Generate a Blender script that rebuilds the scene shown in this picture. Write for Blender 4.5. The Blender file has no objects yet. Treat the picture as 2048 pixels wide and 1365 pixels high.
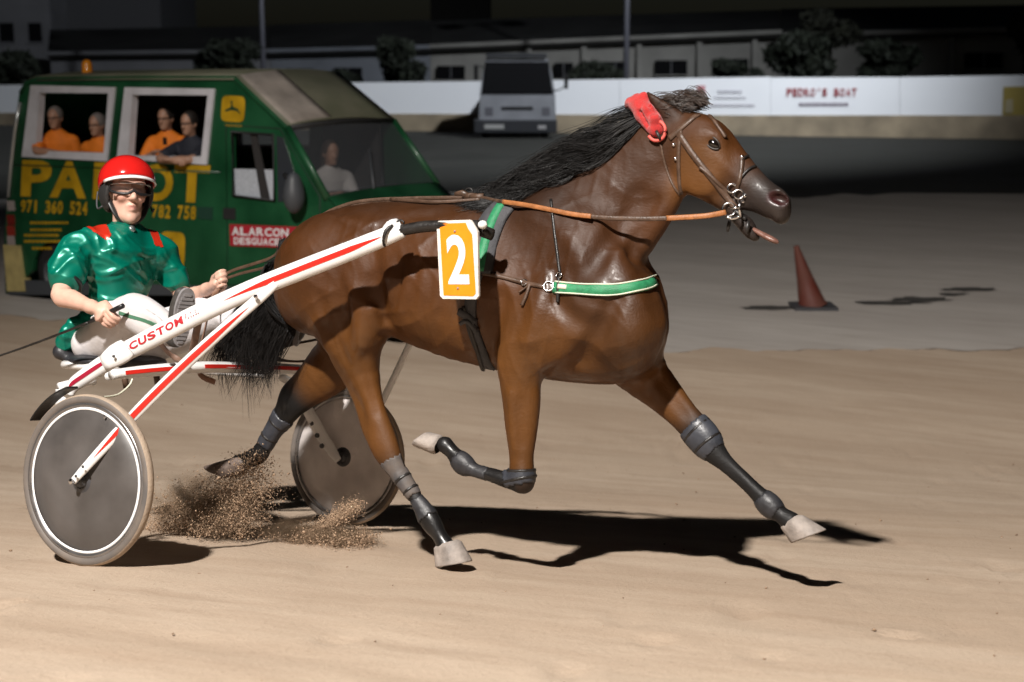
import bpy, bmesh, math, random
import numpy as np
from mathutils import Matrix, Vector, geometry
random.seed(7)
rng = np.random.default_rng(7)
sc = bpy.context.scene
COL = sc.collection
rad = math.radians

# ------------------------------------------------------------------ camera, sky, lamps, exposure
FPX, CX, CY = 3000.0, 1024.0, 682.5          # focal length and centre in photo pixels (2048 wide)
PITCH = math.atan(.199)
HC = 2.92                                     # camera height above the flat infield
cam_d = bpy.data.cameras.new("camera"); cam = bpy.data.objects.new("camera", cam_d); COL.objects.link(cam)
cam_d.sensor_width = 36.0; cam_d.lens = 36.0*FPX/2048.0
cam_d.clip_start = .1; cam_d.clip_end = 2000.0
cam.location = (0, 0, HC); cam.rotation_euler = (math.pi/2-PITCH, 0, 0)
cam_d.dof.use_dof = True; cam_d.dof.focus_distance = 5.75; cam_d.dof.aperture_fstop = 2.7
sc.camera = cam

world = bpy.data.worlds.new("World"); sc.world = world; world.use_nodes = True
wn = world.node_tree.nodes; wl = world.node_tree.links
sky = wn.new("ShaderNodeTexSky"); sky.sky_type = 'NISHITA'; sky.sun_disc = False
sky.sun_elevation = rad(25.0); sky.sun_rotation = rad(200)
bg = wn["Background"]; wl.new(sky.outputs[0], bg.inputs[0]); bg.inputs[1].default_value = 0.0012

sc.view_settings.view_transform = 'Standard'; sc.view_settings.look = 'None'
sc.view_settings.exposure = 0.0; sc.view_settings.gamma = 1.0; sc.view_settings.use_curve_mapping = False
sc.cycles.use_denoising = True
sc.cycles.max_bounces = 6; sc.cycles.transparent_max_bounces = 12
sc.cycles.sample_clamp_indirect = 4.0

# ------------------------------------------------------------------ pixels -> rays; the banked track's own frame
RV = np.array([1., 0, 0])
FV = np.array([0, math.cos(PITCH), -math.sin(PITCH)])
UV = np.array([0, math.sin(PITCH), math.cos(PITCH)])
CAM = np.array([0, 0, HC])
def ray(px, py): return RV*(px-CX)/FPX + FV - UV*(py-CY)/FPX
def wat(px, py, Z): return CAM + ray(px, py)*Z
def wground(px, py, z=0.0):
    d = ray(px, py); return CAM + d*((z-HC)/d[2])
# three points where the sulky wheels and the leading hoof meet the banked sand fix the track plane
_A = wat(190, 1133, 5.58); _B = wat(695, 1051, 7.007); _C = wat(1655, 1195, 5.15)
TN = np.cross(_B-_A, _C-_A); TN /= np.linalg.norm(TN); TN *= np.sign(TN[2])
EY = (_B-_A)/np.linalg.norm(_B-_A); EX = np.cross(EY, TN)
TO = (_A+_B)/2
TM = np.stack([EX, EY, TN], 1)
class Frame:
    def __init__(s, O, M):
        s.O = np.array(O, float); s.M = np.array(M, float)
        s.cam = s.M.T@(CAM-s.O)
    def P(s, px, py, y=0.0):                  # where the ray meets the plane y = const of this frame
        d = s.M.T@ray(px, py); return s.cam+d*((y-s.cam[1])/d[1])
    def G(s, px, py, z=0.0):
        d = s.M.T@ray(px, py); return s.cam+d*((z-s.cam[2])/d[2])
    def w(s, l): return s.O+s.M@np.asarray(l, float)
    def depth(s, l): return (s.w(l)-CAM)@FV
    def m(s, l): return s.depth(l)/FPX        # metres per photo pixel at that point
    def mat(s, base=(0, 0, 0)):
        o = s.w(base); m = Matrix.Identity(4)
        for i in range(3):
            for j in range(3): m[i][j] = s.M[i, j]
            m[i][3] = o[i]
        return m
TF = Frame(TO, TM)                            # x = heading, y = towards the infield, z = off the sand
WF = Frame((0, 0, 0), np.eye(3))
P = TF.P

# ------------------------------------------------------------------ object helpers
BASE = {}
def tag(o, label=None, cat=None, group=None, kind=None):
    if label: o["label"] = label
    if cat: o["category"] = cat
    if group: o["group"] = group
    if kind: o["kind"] = kind
    return o
def thing(name, frame, base, label, cat, group=None):
    o = bpy.data.objects.new(name, None); COL.objects.link(o)
    o.empty_display_size = .1
    o.matrix_world = frame.mat(base); BASE[o.name] = (frame, np.array(base, float))
    return tag(o, label, cat, group)
def mesh(name, v, f, mat, parent=None, frame=WF, base=None, smooth=False, cols=None):
    v = np.asarray(v, float).reshape(-1, 3)
    me = bpy.data.meshes.new(name)
    o = bpy.data.objects.new(name, me); COL.objects.link(o)
    if parent is not None:
        frame, b = BASE[parent.name]; o.parent = parent
        BASE[o.name] = (frame, b)
    else:
        b = np.array(base, float) if base is not None else np.array([v[:, 0].mean(), v[:, 1].mean(), v[:, 2].min()])
        o.matrix_world = frame.mat(b); BASE[o.name] = (frame, b)
    vv = v-b
    if isinstance(f, np.ndarray) and f.ndim == 2:
        n, k = f.shape
        me.vertices.add(len(vv)); me.vertices.foreach_set("co", vv.astype(np.float32).ravel())
        me.loops.add(n*k); me.loops.foreach_set("vertex_index", f.astype(np.int32).ravel())
        me.polygons.add(n); me.polygons.foreach_set("loop_start", np.arange(0, n*k, k, dtype=np.int32))
        me.update(calc_edges=True); me.validate()
    else:
        me.from_pydata([tuple(q) for q in vv], [], [tuple(int(i) for i in q) for q in f])
    if cols is not None:
        a = me.color_attributes.new("coat", 'FLOAT_COLOR', 'POINT')
        c = np.ones((len(vv), 4), np.float32); c[:, :cols.shape[1]] = cols
        a.data.foreach_set("color", c.ravel())
    if smooth: me.polygons.foreach_set("use_smooth", np.ones(len(me.polygons), bool))
    if mat is not None:
        for m in (mat if isinstance(mat, (list, tuple)) else [mat]): me.materials.append(m)
    me.update()
    return o
def bevel(o, w=.004, seg=2, ang=35):
    m = o.modifiers.new("bevel", 'BEVEL'); m.width = w; m.segments = seg; m.limit_method = 'ANGLE'; m.angle_limit = rad(ang)
    return o
class MB:                                     # collects pieces of ONE part
    def __init__(s): s.v = []; s.f = []
    def add(s, v, f):
        n = len(s.v); s.v += [tuple(q) for q in np.asarray(v, float)]; s.f += [tuple(i+n for i in q) for q in f]; return s
    def box(s, lo, hi):
        x0, y0, z0 = lo; x1, y1, z1 = hi
        return s.add([(x0,y0,z0),(x1,y0,z0),(x1,y1,z0),(x0,y1,z0),(x0,y0,z1),(x1,y0,z1),(x1,y1,z1),(x0,y1,z1)],
                     [(0,3,2,1),(4,5,6,7),(0,1,5,4),(1,2,6,5),(2,3,7,6),(3,0,4,7)])
    def tube(s, *a, **k): return s.add(*tube_geo(*a, **k))
    def prism(s, pts, off):                   # closed 3d polygon pushed along a vector
        n = len(pts); p = np.asarray(pts, float); q = p+np.asarray(off, float)
        tri = geometry.tessellate_polygon([[Vector(a) for a in p]])
        f = [t for t in tri]+[tuple(i+n for i in reversed(t)) for t in tri]
        f += [(i, i+n, (i+1) % n+n, (i+1) % n) for i in range(n)]
        return s.add(np.vstack([p, q]), f)
    def build(s, name, mat, parent=None, **k):
        o = mesh(name, s.v, s.f, mat, parent, **k)
        bm = bmesh.new(); bm.from_mesh(o.data); bmesh.ops.recalc_face_normals(bm, faces=bm.faces); bm.to_mesh(o.data); bm.free()
        return o
def crom(p, n, closed=False):                 # Catmull-Rom through the rows of p, n pieces per span
    p = np.asarray(p, float); m = len(p); out = []
    for i in range(m if closed else m-1):
        if closed: a, b, c, d = p[(i-1) % m], p[i], p[(i+1) % m], p[(i+2) % m]
        else: a, b, c, d = p[max(i-1, 0)], p[i], p[i+1], p[min(i+2, m-1)]
        for t in np.arange(n)/n:
            out.append(.5*((2*b)+(-a+c)*t+(2*a-5*b+4*c-d)*t*t+(-a+3*b-3*c+d)*t**3))
    if not closed: out.append(p[-1])
    return np.array(out)
def tube_geo(pts, r, sides=8, up=(0, 0, 1), cap=True, flat=1.0, closed=False, sub=0):
    """sweep; r scalar or per point, section flattened by `flat` along the binormal"""
    pts = np.asarray(pts, float); m = len(pts)
    r = np.full(m, r, float) if np.isscalar(r) else np.asarray(r, float)
    fl = np.full(m, flat, float) if np.isscalar(flat) else np.asarray(flat, float)
    if sub:
        q = crom(np.column_stack([pts, r, fl]), sub, closed); pts, r, fl = q[:, :3], q[:, 3], q[:, 4]; m = len(pts)
    up = np.asarray(up, float); v = []; f = []
    for i in range(m):
        a = pts[(i-1) % m] if (closed or i) else pts[0]
        b = pts[(i+1) % m] if (closed or i < m-1) else pts[-1]
        t = b-a; t = t/(np.linalg.norm(t)+1e-9)
        s = np.cross(t, up)
        if np.linalg.norm(s) < 1e-4: s = np.cross(t, (1, 0, .01))
        s /= np.linalg.norm(s); u = np.cross(s, t)
        for k in range(sides):
            c = 2*math.pi*k/sides
            v.append(pts[i]+r[i]*(u*math.cos(c)+s*fl[i]*math.sin(c)))
    for i in range(m if closed else m-1):
        j = (i+1) % m
        for k in range(sides):
            l = (k+1) % sides
            f.append((i*sides+k, i*sides+l, j*sides+l, j*sides+k))
    if cap and not closed:
        f.append(tuple(range(sides))[::-1]); f.append(tuple(range((m-1)*sides, m*sides)))
    return v, f
def tube(name, pts, r, mat, parent=None, smooth=True, frame=WF, base=None, **k):
    v, f = tube_geo(pts, r, **k)
    return mesh(name, v, f, mat, parent, frame=frame, base=base, smooth=smooth)
def lathe_geo(prof, o, ax, n=48):             # prof rows (radius, along axis)
    ax = np.asarray(ax, float); ax /= np.linalg.norm(ax)
    a = np.cross(ax, (0, 0, 1.0));
    if np.linalg.norm(a) < 1e-4: a = np.array([1., 0, 0])
    a /= np.linalg.norm(a); b = np.cross(ax, a); v = []; f = []; m = len(prof)
    for k in range(n):
        c = 2*math.pi*k/n
        for (r, h) in prof: v.append(np.asarray(o)+ax*h+r*(a*math.cos(c)+b*math.sin(c)))
    for k in range(n):
        l = (k+1) % n
        for i in range(m-1): f.append((k*m+i, l*m+i, l*m+i+1, k*m+i+1))
    return v, f
def text_geo(s, size, spacing=1.0, off=0.0):
    cu = bpy.data.curves.new("t", 'FONT'); cu.body = s; cu.size = size; cu.space_character = spacing; cu.resolution_u = 4; cu.offset = off
    o = bpy.data.objects.new("t", cu); COL.objects.link(o)
    dg = bpy.context.evaluated_depsgraph_get(); dg.update()
    me = bpy.data.meshes.new_from_object(o.evaluated_get(dg))
    v = np.array([q.co for q in me.vertices]).reshape(-1, 3); f = [tuple(q.vertices) for q in me.polygons]
    bpy.data.objects.remove(o); bpy.data.curves.remove(cu); bpy.data.meshes.remove(me)
    return v, f
def fit_text(s, q00, q10, q01, boldness=0.0, spacing=1.0):
    """lettering stretched onto the parallelogram q00 (lower left), q10 (lower right), q01 (upper left)"""
    v, f = text_geo(s, 1.0, spacing, boldness*.75)
    q00, q10, q01 = [np.asarray(a, float) for a in (q00, q10, q01)]
    if s == '1': q00, q10, q01 = q00+(q10-q00)*.28, q00+(q10-q00)*.72, q01+(q10-q00)*.28
    if s == "'": d = q01-q00; q00, q10, q01 = q00+(q10-q00)*.35+d*.65, q00+(q10-q00)*.65+d*.65, q01+(q10-q00)*.35
    lo = v.min(0); hi = v.max(0); u = (v-lo)/np.maximum(hi-lo, 1e-6)
    q00, q10, q01 = map(lambda a: np.asarray(a, float), (q00, q10, q01))
    nrm = np.cross(q10-q00, q01-q00); nrm /= np.linalg.norm(nrm)
    return q00+np.outer(u[:, 0], q10-q00)+np.outer(u[:, 1], q01-q00)+np.outer(v[:, 2], nrm), f

# ------------------------------------------------------------------ materials
def mat(name, col, rough=.6, metal=0.0, spec=.5, noise=0.0, nscale=20.0, bump=0.0, bscale=60.0, coat=0.0, emit=None, trans=0.0, sheen=0.0, attr=None, col2=None, detail=4, alpha=1.0, aniso=None):
    m = bpy.data.materials.new(name); m.use_nodes = True
    nt = m.node_tree; b = nt.nodes["Principled BSDF"]
    b.inputs["Base Color"].default_value = (*col, 1); b.inputs["Roughness"].default_value = rough
    b.inputs["Metallic"].default_value = metal; b.inputs["Specular IOR Level"].default_value = spec
    b.inputs["Coat Weight"].default_value = coat; b.inputs["Coat Roughness"].default_value = .12
    b.inputs["Transmission Weight"].default_value = trans; b.inputs["Sheen Weight"].default_value = sheen
    b.inputs["Alpha"].default_value = alpha
    if emit: b.inputs["Emission Color"].default_value = (*emit[:3], 1); b.inputs["Emission Strength"].default_value = emit[3]
    tc = nt.nodes.new("ShaderNodeTexCoord")
    src = None
    if attr:
        a = nt.nodes.new("ShaderNodeVertexColor"); a.layer_name = attr; src = a.outputs[0]
        nt.links.new(src, b.inputs["Base Color"])
    if noise:
        n = nt.nodes.new("ShaderNodeTexNoise"); n.inputs["Scale"].default_value = nscale; n.inputs["Detail"].default_value = detail
        nt.links.new(tc.outputs["Object"], n.inputs["Vector"])
        mp = nt.nodes.new("ShaderNodeMapRange"); mp.inputs[1].default_value = .3; mp.inputs[2].default_value = .7
        mx = nt.nodes.new("ShaderNodeMix"); mx.data_type = 'RGBA'
        nt.links.new(n.outputs[0], mp.inputs[0])
        if col2 is not None and src is None:
            mp.inputs[3].default_value = 0; mp.inputs[4].default_value = noise
            nt.links.new(mp.outputs[0], mx.inputs[0]); mx.inputs[6].default_value = (*col, 1); mx.inputs[7].default_value = (*col2, 1)
            nt.links.new(mx.outputs[2], b.inputs["Base Color"])
        else:
            mp.inputs[3].default_value = 1-noise; mp.inputs[4].default_value = 1+noise
            mx.blend_type = 'MULTIPLY'; mx.inputs[0].default_value = 1
            if src: nt.links.new(src, mx.inputs[6])
            else: mx.inputs[6].default_value = (*col, 1)
            nt.links.new(mp.outputs[0], mx.inputs[7]); nt.links.new(mx.outputs[2], b.inputs["Base Color"])
        mr = nt.nodes.new("ShaderNodeMapRange"); mr.inputs[1].default_value = .3; mr.inputs[2].default_value = .7
        mr.inputs[3].default_value = max(0, rough-.12*min(1, noise*3)); mr.inputs[4].default_value = min(1, rough+.12*min(1, noise*3))
        nt.links.new(n.outputs[0], mr.inputs[0]); nt.links.new(mr.outputs[0], b.inputs["Roughness"])
    if bump:
        n2 = nt.nodes.new("ShaderNodeTexNoise"); n2.inputs["Scale"].default_value = bscale; n2.inputs["Detail"].default_value = 5
        nt.links.new(tc.outputs["Object"], n2.inputs["Vector"])
        bp = nt.nodes.new("ShaderNodeBump"); bp.inputs["Strength"].default_value = bump; bp.inputs["Distance"].default_value = .01
        nt.links.new(n2.outputs[0], bp.inputs["Height"]); nt.links.new(bp.outputs[0], b.inputs["Normal"])
    return m

# ------------------------------------------------------------------ signed-distance modelling (bodies that are one continuous skin)
class Vol:
    def __init__(s, lo, hi, h):
        s.lo = np.array(lo, float); s.h = h
        s.n = np.ceil((np.array(hi)-s.lo)/h).astype(int)+1
        s.D = np.full(s.n, .3, np.float32)
        s.ax = [s.lo[i]+h*np.arange(s.n[i]) for i in range(3)]
    def sub(s, lo, hi):
        a = np.clip(np.floor((np.array(lo)-s.lo)/s.h).astype(int), 0, s.n); b = np.clip(np.ceil((np.array(hi)-s.lo)/s.h).astype(int)+1, 0, s.n)
        sl = tuple(slice(i, j) for i, j in zip(a, b))
        X = s.ax[0][sl[0]][:, None, None].astype(np.float32); Y = s.ax[1][sl[1]][None, :, None].astype(np.float32); Z = s.ax[2][sl[2]][None, None, :].astype(np.float32)
        return sl, X, Y, Z
    def merge(s, sl, d, k, op='u'):
        a = s.D[sl]
        if a.size == 0: return
        if op == 's': a, d = -a, d
        if k > 0:
            h = np.maximum(k-np.abs(a-d), 0)/k; r = np.minimum(a, d)-h*h*k*.25
        else: r = np.minimum(a, d)
        s.D[sl] = -r if op == 's' else r
    def chain(s, pts, r, w, k=.03, op='u', B=(0, 1, 0), n=3):
        """a limb: spine points, radius r in the plane, radius w along B"""
        pts = np.asarray(pts, float); m = len(pts)
        r = np.full(m, r, float) if np.isscalar(r) else np.asarray(r, float)
        w = np.full(m, w, float) if np.isscalar(w) else np.asarray(w, float)
        q = crom(np.column_stack([pts, r, w]), n) if m > 1 else np.column_stack([pts, r, w]).repeat(2, 0)
        pad = max(q[:, 3].max(), q[:, 4].max())+max(k, .02)+s.h*2
        sl, X, Y, Z = s.sub(q[:, :3].min(0)-pad, q[:, :3].max(0)+pad)
        if s.D[sl].size == 0: return
        best = np.full(s.D[sl].shape, 9., np.float32); B = np.asarray(B, float); B = B/np.linalg.norm(B)
        for a, b in zip(q[:-1], q[1:]):
            ba = b[:3]-a[:3]; L = ba@ba+1e-12
            pd = max(a[3], a[4], b[3], b[4])+max(k, .02)+s.h*2
            s2, x, y, z = s.sub(np.minimum(a[:3], b[:3])-pd, np.maximum(a[:3], b[:3])+pd)
            dx, dy, dz = x-a[0], y-a[1], z-a[2]
            t = np.clip((dx*ba[0]+dy*ba[1]+dz*ba[2])/L, 0, 1)
            qx, qy, qz = dx-t*ba[0], dy-t*ba[1], dz-t*ba[2]
            rr = a[3]+t*(b[3]-a[3]); ww = a[4]+t*(b[4]-a[4])
            bb = qx*B[0]+qy*B[1]+qz*B[2]
            o2 = np.maximum(qx*qx+qy*qy+qz*qz-bb*bb, 0)
            k0 = np.sqrt(o2/rr**2+bb*bb/ww**2); k1 = np.sqrt(o2/rr**4+bb*bb/ww**4)
            d = np.where(k1 > 1e-6, k0*(k0-1)/np.maximum(k1, 1e-6), -np.minimum(rr, ww))
            off = tuple(slice(i.start-j.start, i.stop-j.start) for i, j in zip(s2, sl))
            best[off] = np.minimum(best[off], d)
        s.merge(sl, best, k, op)
    def ell(s, c, rx, M=None, k=.03, op='u'):
        """ellipsoid, semi-axes rx along the columns of M"""
        c = np.asarray(c, float); M = np.eye(3) if M is None else np.asarray(M, float); pd = max(rx)+max(k, .02)+s.h*2
        sl, X, Y, Z = s.sub(c-pd, c+pd)
        dx, dy, dz = X-c[0], Y-c[1], Z-c[2]; k0 = 0; k1 = 0
        for i in range(3):
            u = dx*M[0, i]+dy*M[1, i]+dz*M[2, i]; k0 = k0+(u/rx[i])**2; k1 = k1+(u/rx[i]**2)**2
        k0 = np.sqrt(k0); k1 = np.sqrt(k1)
        s.merge(sl, np.where(k1 > 1e-6, k0*(k0-1)/np.maximum(k1, 1e-6), -min(rx)), k, op)
    def loft(s, st, k=.03, op='u', e=2.2):
        """upright sections along x: rows x, top, bottom, half width, upper taper"""
        q = crom(st, 6); q = q[np.argsort(q[:, 0])]; w = q[:, 3].max()
        pd = max(k, .02)+2*s.h
        sl, X, Y, Z = s.sub((q[0, 0]-.001, -w-pd, q[:, 2].min()-pd), (q[-1, 0]+.001, w+pd, q[:, 1].max()+pd))
        x = X[:, 0, 0]; I = lambda i: np.interp(x, q[:, 0], q[:, i]).astype(np.float32)[:, None, None]
        c = (I(1)+I(2))/2; a = np.maximum((I(1)-I(2))/2, .004)
        qz = (Z-c)/a; ww = np.maximum(I(3)*(1-I(4)*np.clip(qz, 0, 1)), .003)
        k0 = (np.abs(qz)**e+np.abs(Y/ww)**e)**(1/e)
        s.merge(sl, ((k0-1)*np.minimum(a, ww)).astype(np.float32), k, op)
    def smooth(s, it=1):
        for _ in range(it):
            for a in range(3):
                D = s.D; r = np.roll(D, 1, a); l = np.roll(D, -1, a); s.D = (.25*r+.5*D+.25*l).astype(np.float32)
    def at(s, p):
        g = (np.asarray(p, float)-s.lo)/s.h; i = np.clip(np.floor(g).astype(int), 0, s.n-2); f = g-i; D = s.D; r = 0
        for a in (0, 1):
            for b in (0, 1):
                for c in (0, 1):
                    r = r+D[i[..., 0]+a, i[..., 1]+b, i[..., 2]+c]*(f[..., 0] if a else 1-f[..., 0])*(f[..., 1] if b else 1-f[..., 1])*(f[..., 2] if c else 1-f[..., 2])
        return r
    def grad(s, p):
        e = s.h; p = np.asarray(p, float)
        g = np.stack([s.at(p+np.eye(3)[i]*e)-s.at(p-np.eye(3)[i]*e) for i in range(3)], -1)
        return g/(np.linalg.norm(g, axis=-1, keepdims=True)+1e-9)
    def march(s, o, d, tmax=20.0, t0=0.0):
        """first hit of a ray (origin, direction in this frame)"""
        d = d/np.linalg.norm(d); t = np.arange(t0, tmax, s.h*.5); p = o+t[:, None]*d
        ok = np.all((p > s.lo) & (p < s.lo+s.h*(s.n-2)), 1); v = np.where(ok, s.at(np.clip(p, s.lo, s.lo+s.h*(s.n-2))), 1)
        i = np.argmax(v < 0)
        if v[i] >= 0: return None
        a, b = t[i-1], t[i]
        for _ in range(12):
            c = (a+b)/2
            if s.at(o+c*d) < 0: b = c
            else: a = c
        return o+a*d
    def surf(s):
        D = s.D; S = D < 0
        c = np.zeros(np.array(D.shape)-1, np.uint8)
        for a in (0, 1):
            for b in (0, 1):
                for e in (0, 1): c += S[a:D.shape[0]-1+a, b:D.shape[1]-1+b, e:D.shape[2]-1+e]
        idx = np.argwhere((c > 0) & (c < 8)); num = np.full(c.shape, -1, np.int32); num[tuple(idx.T)] = np.arange(len(idx))
        acc = np.zeros((len(idx), 3)); cnt = np.zeros(len(idx)); cor = [(a, b, e) for a in (0, 1) for b in (0, 1) for e in (0, 1)]
        for i, A in enumerate(cor):
            for Bc in cor[i+1:]:
                if sum(abs(x-y) for x, y in zip(A, Bc)) != 1: continue
                da = D[tuple((idx+A).T)]; db = D[tuple((idx+Bc).T)]; m = (da < 0) != (db < 0)
                t = np.where(m, da/np.where(m, da-db, 1), 0)
                acc[m] += (np.array(A)+t[:, None]*(np.array(Bc)-np.array(A)))[m]; cnt[m] += 1
        V = s.lo+s.h*(idx+acc/cnt[:, None]); F = []
        for ax in range(3):
            u, w = [(1, 2), (2, 0), (0, 1)][ax]
            a = np.take(S, range(S.shape[ax]-1), ax); b = np.take(S, range(1, S.shape[ax]), ax)
            e = np.argwhere(a != b); e = e[(e[:, u] > 0) & (e[:, w] > 0) & (e[:, u] < c.shape[u]) & (e[:, w] < c.shape[w])]
            U = np.eye(3, dtype=int)[u]; W = np.eye(3, dtype=int)[w]
            qd = np.stack([num[tuple((e-U-W).T)], num[tuple((e-W).T)], num[tuple(e.T)], num[tuple((e-U).T)]], 1)
            fl = ~S[tuple(e.T)]; qd[fl] = qd[fl][:, ::-1]; F.append(qd)
        F = np.vstack(F); F = F[(F >= 0).all(1)]
        return V, F
def relax(V, F, it=2, lam=.5):                # a little Laplacian smoothing
    e = np.vstack([F[:, [0, 1]], F[:, [1, 2]], F[:, [2, 3]], F[:, [3, 0]]]); e = np.vstack([e, e[:, ::-1]])
    n = np.bincount(e[:, 0], minlength=len(V))[:, None]
    for _ in range(it):
        a = np.column_stack([np.bincount(e[:, 0], V[e[:, 1], i], len(V)) for i in range(3)])
        V = V+lam*(a/np.maximum(n, 1)-V)
    return V
def ribbon_geo(pts, nrm, width, thick, n=4, flip=False):
    """strap lying on a surface: centre line, surface normals, width, thickness"""
    w = np.full(len(pts), width, float) if np.isscalar(width) else np.asarray(width, float)
    q = crom(np.column_stack([pts, nrm, w]), n) if n else np.column_stack([pts, nrm, w])
    p, nn, w = q[:, :3], q[:, 3:6], q[:, 6]; nn = nn/np.linalg.norm(nn, axis=1, keepdims=True)
    t = np.gradient(p, axis=0); t /= np.linalg.norm(t, axis=1, keepdims=True)+1e-9
    s = np.cross(t, nn); s /= np.linalg.norm(s, axis=1, keepdims=True)+1e-9
    v = []; f = []; m = len(p)
    for i in range(m):
        h = w[i]/2
        for a, b in ((-1, 0), (-.86, 1), (.86, 1), (1, 0)):
            v.append(p[i]+s[i]*h*a+nn[i]*thick*b)
    for i in range(m-1):
        for k in range(4):
            l = (k+1) % 4; f.append((i*4+k, i*4+l, i*4+4+l, i*4+4+k))
    f += [(3, 2, 1, 0), tuple(range((m-1)*4, m*4))]
    return v, f
def strands_geo(roots, paths, r0, sides=3):
    """hair: each path an array of points; radius tapers to a point"""
    V = []; F = []
    for p in paths:
        m = len(p); n0 = len(V); t = np.gradient(p, axis=0); t /= np.linalg.norm(t, axis=1, keepdims=True)+1e-9
        a = np.cross(t, (0.3, 1, .2)); a /= np.linalg.norm(a, axis=1, keepdims=True)+1e-9; b = np.cross(t, a)
        for i in range(m):
            rr = r0*(1-.85*(i/(m-1))**2)
            for k in range(sides):
                c = 2*math.pi*k/sides; V.append(p[i]+rr*(a[i]*math.cos(c)+b[i]*math.sin(c)))
        for i in range(m-1):
            for k in range(sides):
                l = (k+1) % sides; F.append((n0+i*sides+k, n0+i*sides+l, n0+(i+1)*sides+l, n0+(i+1)*sides+k))
    return np.array(V), np.array(F)
# ------------------------------------------------------------------ floodlights of the racecourse (masts stand outside the frame)
def spot(name, loc, aim, power, col, size=.35, ang=90, blend=.6):
    l = bpy.data.lights.new(name, 'SPOT'); l.energy = power; l.color = col; l.shadow_soft_size = size
    l.spot_size = rad(ang); l.spot_blend = blend
    o = bpy.data.objects.new(name, l); COL.objects.link(o); o.location = loc
    o.rotation_euler = (Vector(aim)-Vector(loc)).to_track_quat('-Z', 'Y').to_euler()
    return o
MAST = (-4.3, -4.2, 14.2)
spot("floodlight_beam", MAST, (0.4, 5.2, 1.2), 24500, (1.0, .945, .885), .30, 76, 1.0)
MAST2 = (12.6, 31.5, 20.0)
spot("floodlight_beam", MAST2, (-7.0, 52.0, 2.5), 36000, (.90, .95, 1.0), .4, 96, .7)
# ------------------------------------------------------------------ ground: banked sand track running down to a flat infield
def plane_z(x, y): return TO[2]-(TN[0]*(x-TO[0])+TN[1]*(y-TO[1]))/TN[2]
def ground_z(x, y):
    a = plane_z(x, np.maximum(y, -3.0)); k = .30; b = np.zeros_like(a)
    h = np.maximum(k-np.abs(a-b), 0)/k
    return np.maximum(a, b)+h*h*k*.25-.0
def yb(x): return 14.3+.018*(x-5)**2*(x < 5)*.9-.010*np.clip(x-5, 0, 20)     # inner edge of the sand
def vnoise(x, y, s, seed):
    """smooth value noise"""
    r = np.random.default_rng(seed); T = r.random((256, 256)); x = x/s; y = y/s
    i = np.floor(x).astype(int); j = np.floor(y).astype(int); u = x-i; v = y-j; u = u*u*(3-2*u); v = v*v*(3-2*v)
    g = lambda a, b: T[a % 256, b % 256]
    return (g(i, j)*(1-u)+g(i+1, j)*u)*(1-v)+(g(i, j+1)*(1-u)+g(i+1, j+1)*u)*v-.5
_yb = yb
def yb(x): return _yb(x)+.7*vnoise(x, x*0, 1.7, 11)+.35*vnoise(x, x*0+3, .5, 12)+.15*vnoise(x, x*0+5, .13, 13)
xs = np.concatenate([np.linspace(-90, -8, 30)[:-1], np.linspace(-8, 8, 400), np.linspace(8, 90, 30)[1:]])
def sheet(name, ys, m, relief):
    X = np.repeat(xs[:, None], ys.shape[1], 1); Y = ys; Z = ground_z(X, Y)
    if relief:
        c, s = EX[0], EX[1]; U = X*c+Y*s; W = -X*s+Y*c           # along / across the direction of travel
        rl = .010*vnoise(U, W, .9, 1)+.010*vnoise(U*.35, W, .16, 2)+.006*vnoise(U*.5, W, .07, 3)+.005*vnoise(U, W, .05, 4)+.0035*np.sin(W*2*math.pi/.11+2.2*vnoise(U, W, 1.3, 6)*3)*(.5+vnoise(U, W, 1.1, 7))
        near = np.exp(-((Y-6)/14)**2); Z = Z+rl*near-.003
        r_ = np.random.default_rng(31)
        for _ in range(170):                                       # old hoof prints
            hx, hy = r_.uniform(-3.4, 3.4), r_.uniform(2.6, 11); i0, i1 = np.searchsorted(xs, [hx-.25, hx+.25]); a_ = r_.uniform(.5, 1.0)
            dx = (X[i0:i1]-hx)*c+(Y[i0:i1]-hy)*s; dw = -(X[i0:i1]-hx)*s+(Y[i0:i1]-hy)*c; d2 = np.sqrt((dx/.075)**2+(dw/.06)**2)
            Z[i0:i1] += a_*(-.016*np.exp(-d2**4)+.009*np.exp(-((d2-1.25)/.28)**2))
        hp_ = [(TF.G(470, 1075), .10), (TF.G(620, 1110), .12), (TF.G(900, 1150), .05), (TF.G(760, 1085), .10)]
        for q, r in hp_:
            w = TF.w(q); d2 = ((X-w[0])/1.6)**2+(Y-w[1])**2; Z = Z-.02*np.exp(-d2/r**2)+.012*np.exp(-(np.sqrt(d2)-r*1.6)**2/(r*.5)**2)
    n, k = X.shape; i = np.arange(n*k).reshape(n, k)
    f = np.stack([i[:-1, :-1], i[1:, :-1], i[1:, 1:], i[:-1, 1:]], -1).reshape(-1, 4)
    o = mesh(name, np.stack([X, Y, Z], -1).reshape(-1, 3), f, m, base=(0, 0, 0), smooth=True)
    return tag(o, kind="structure")
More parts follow.
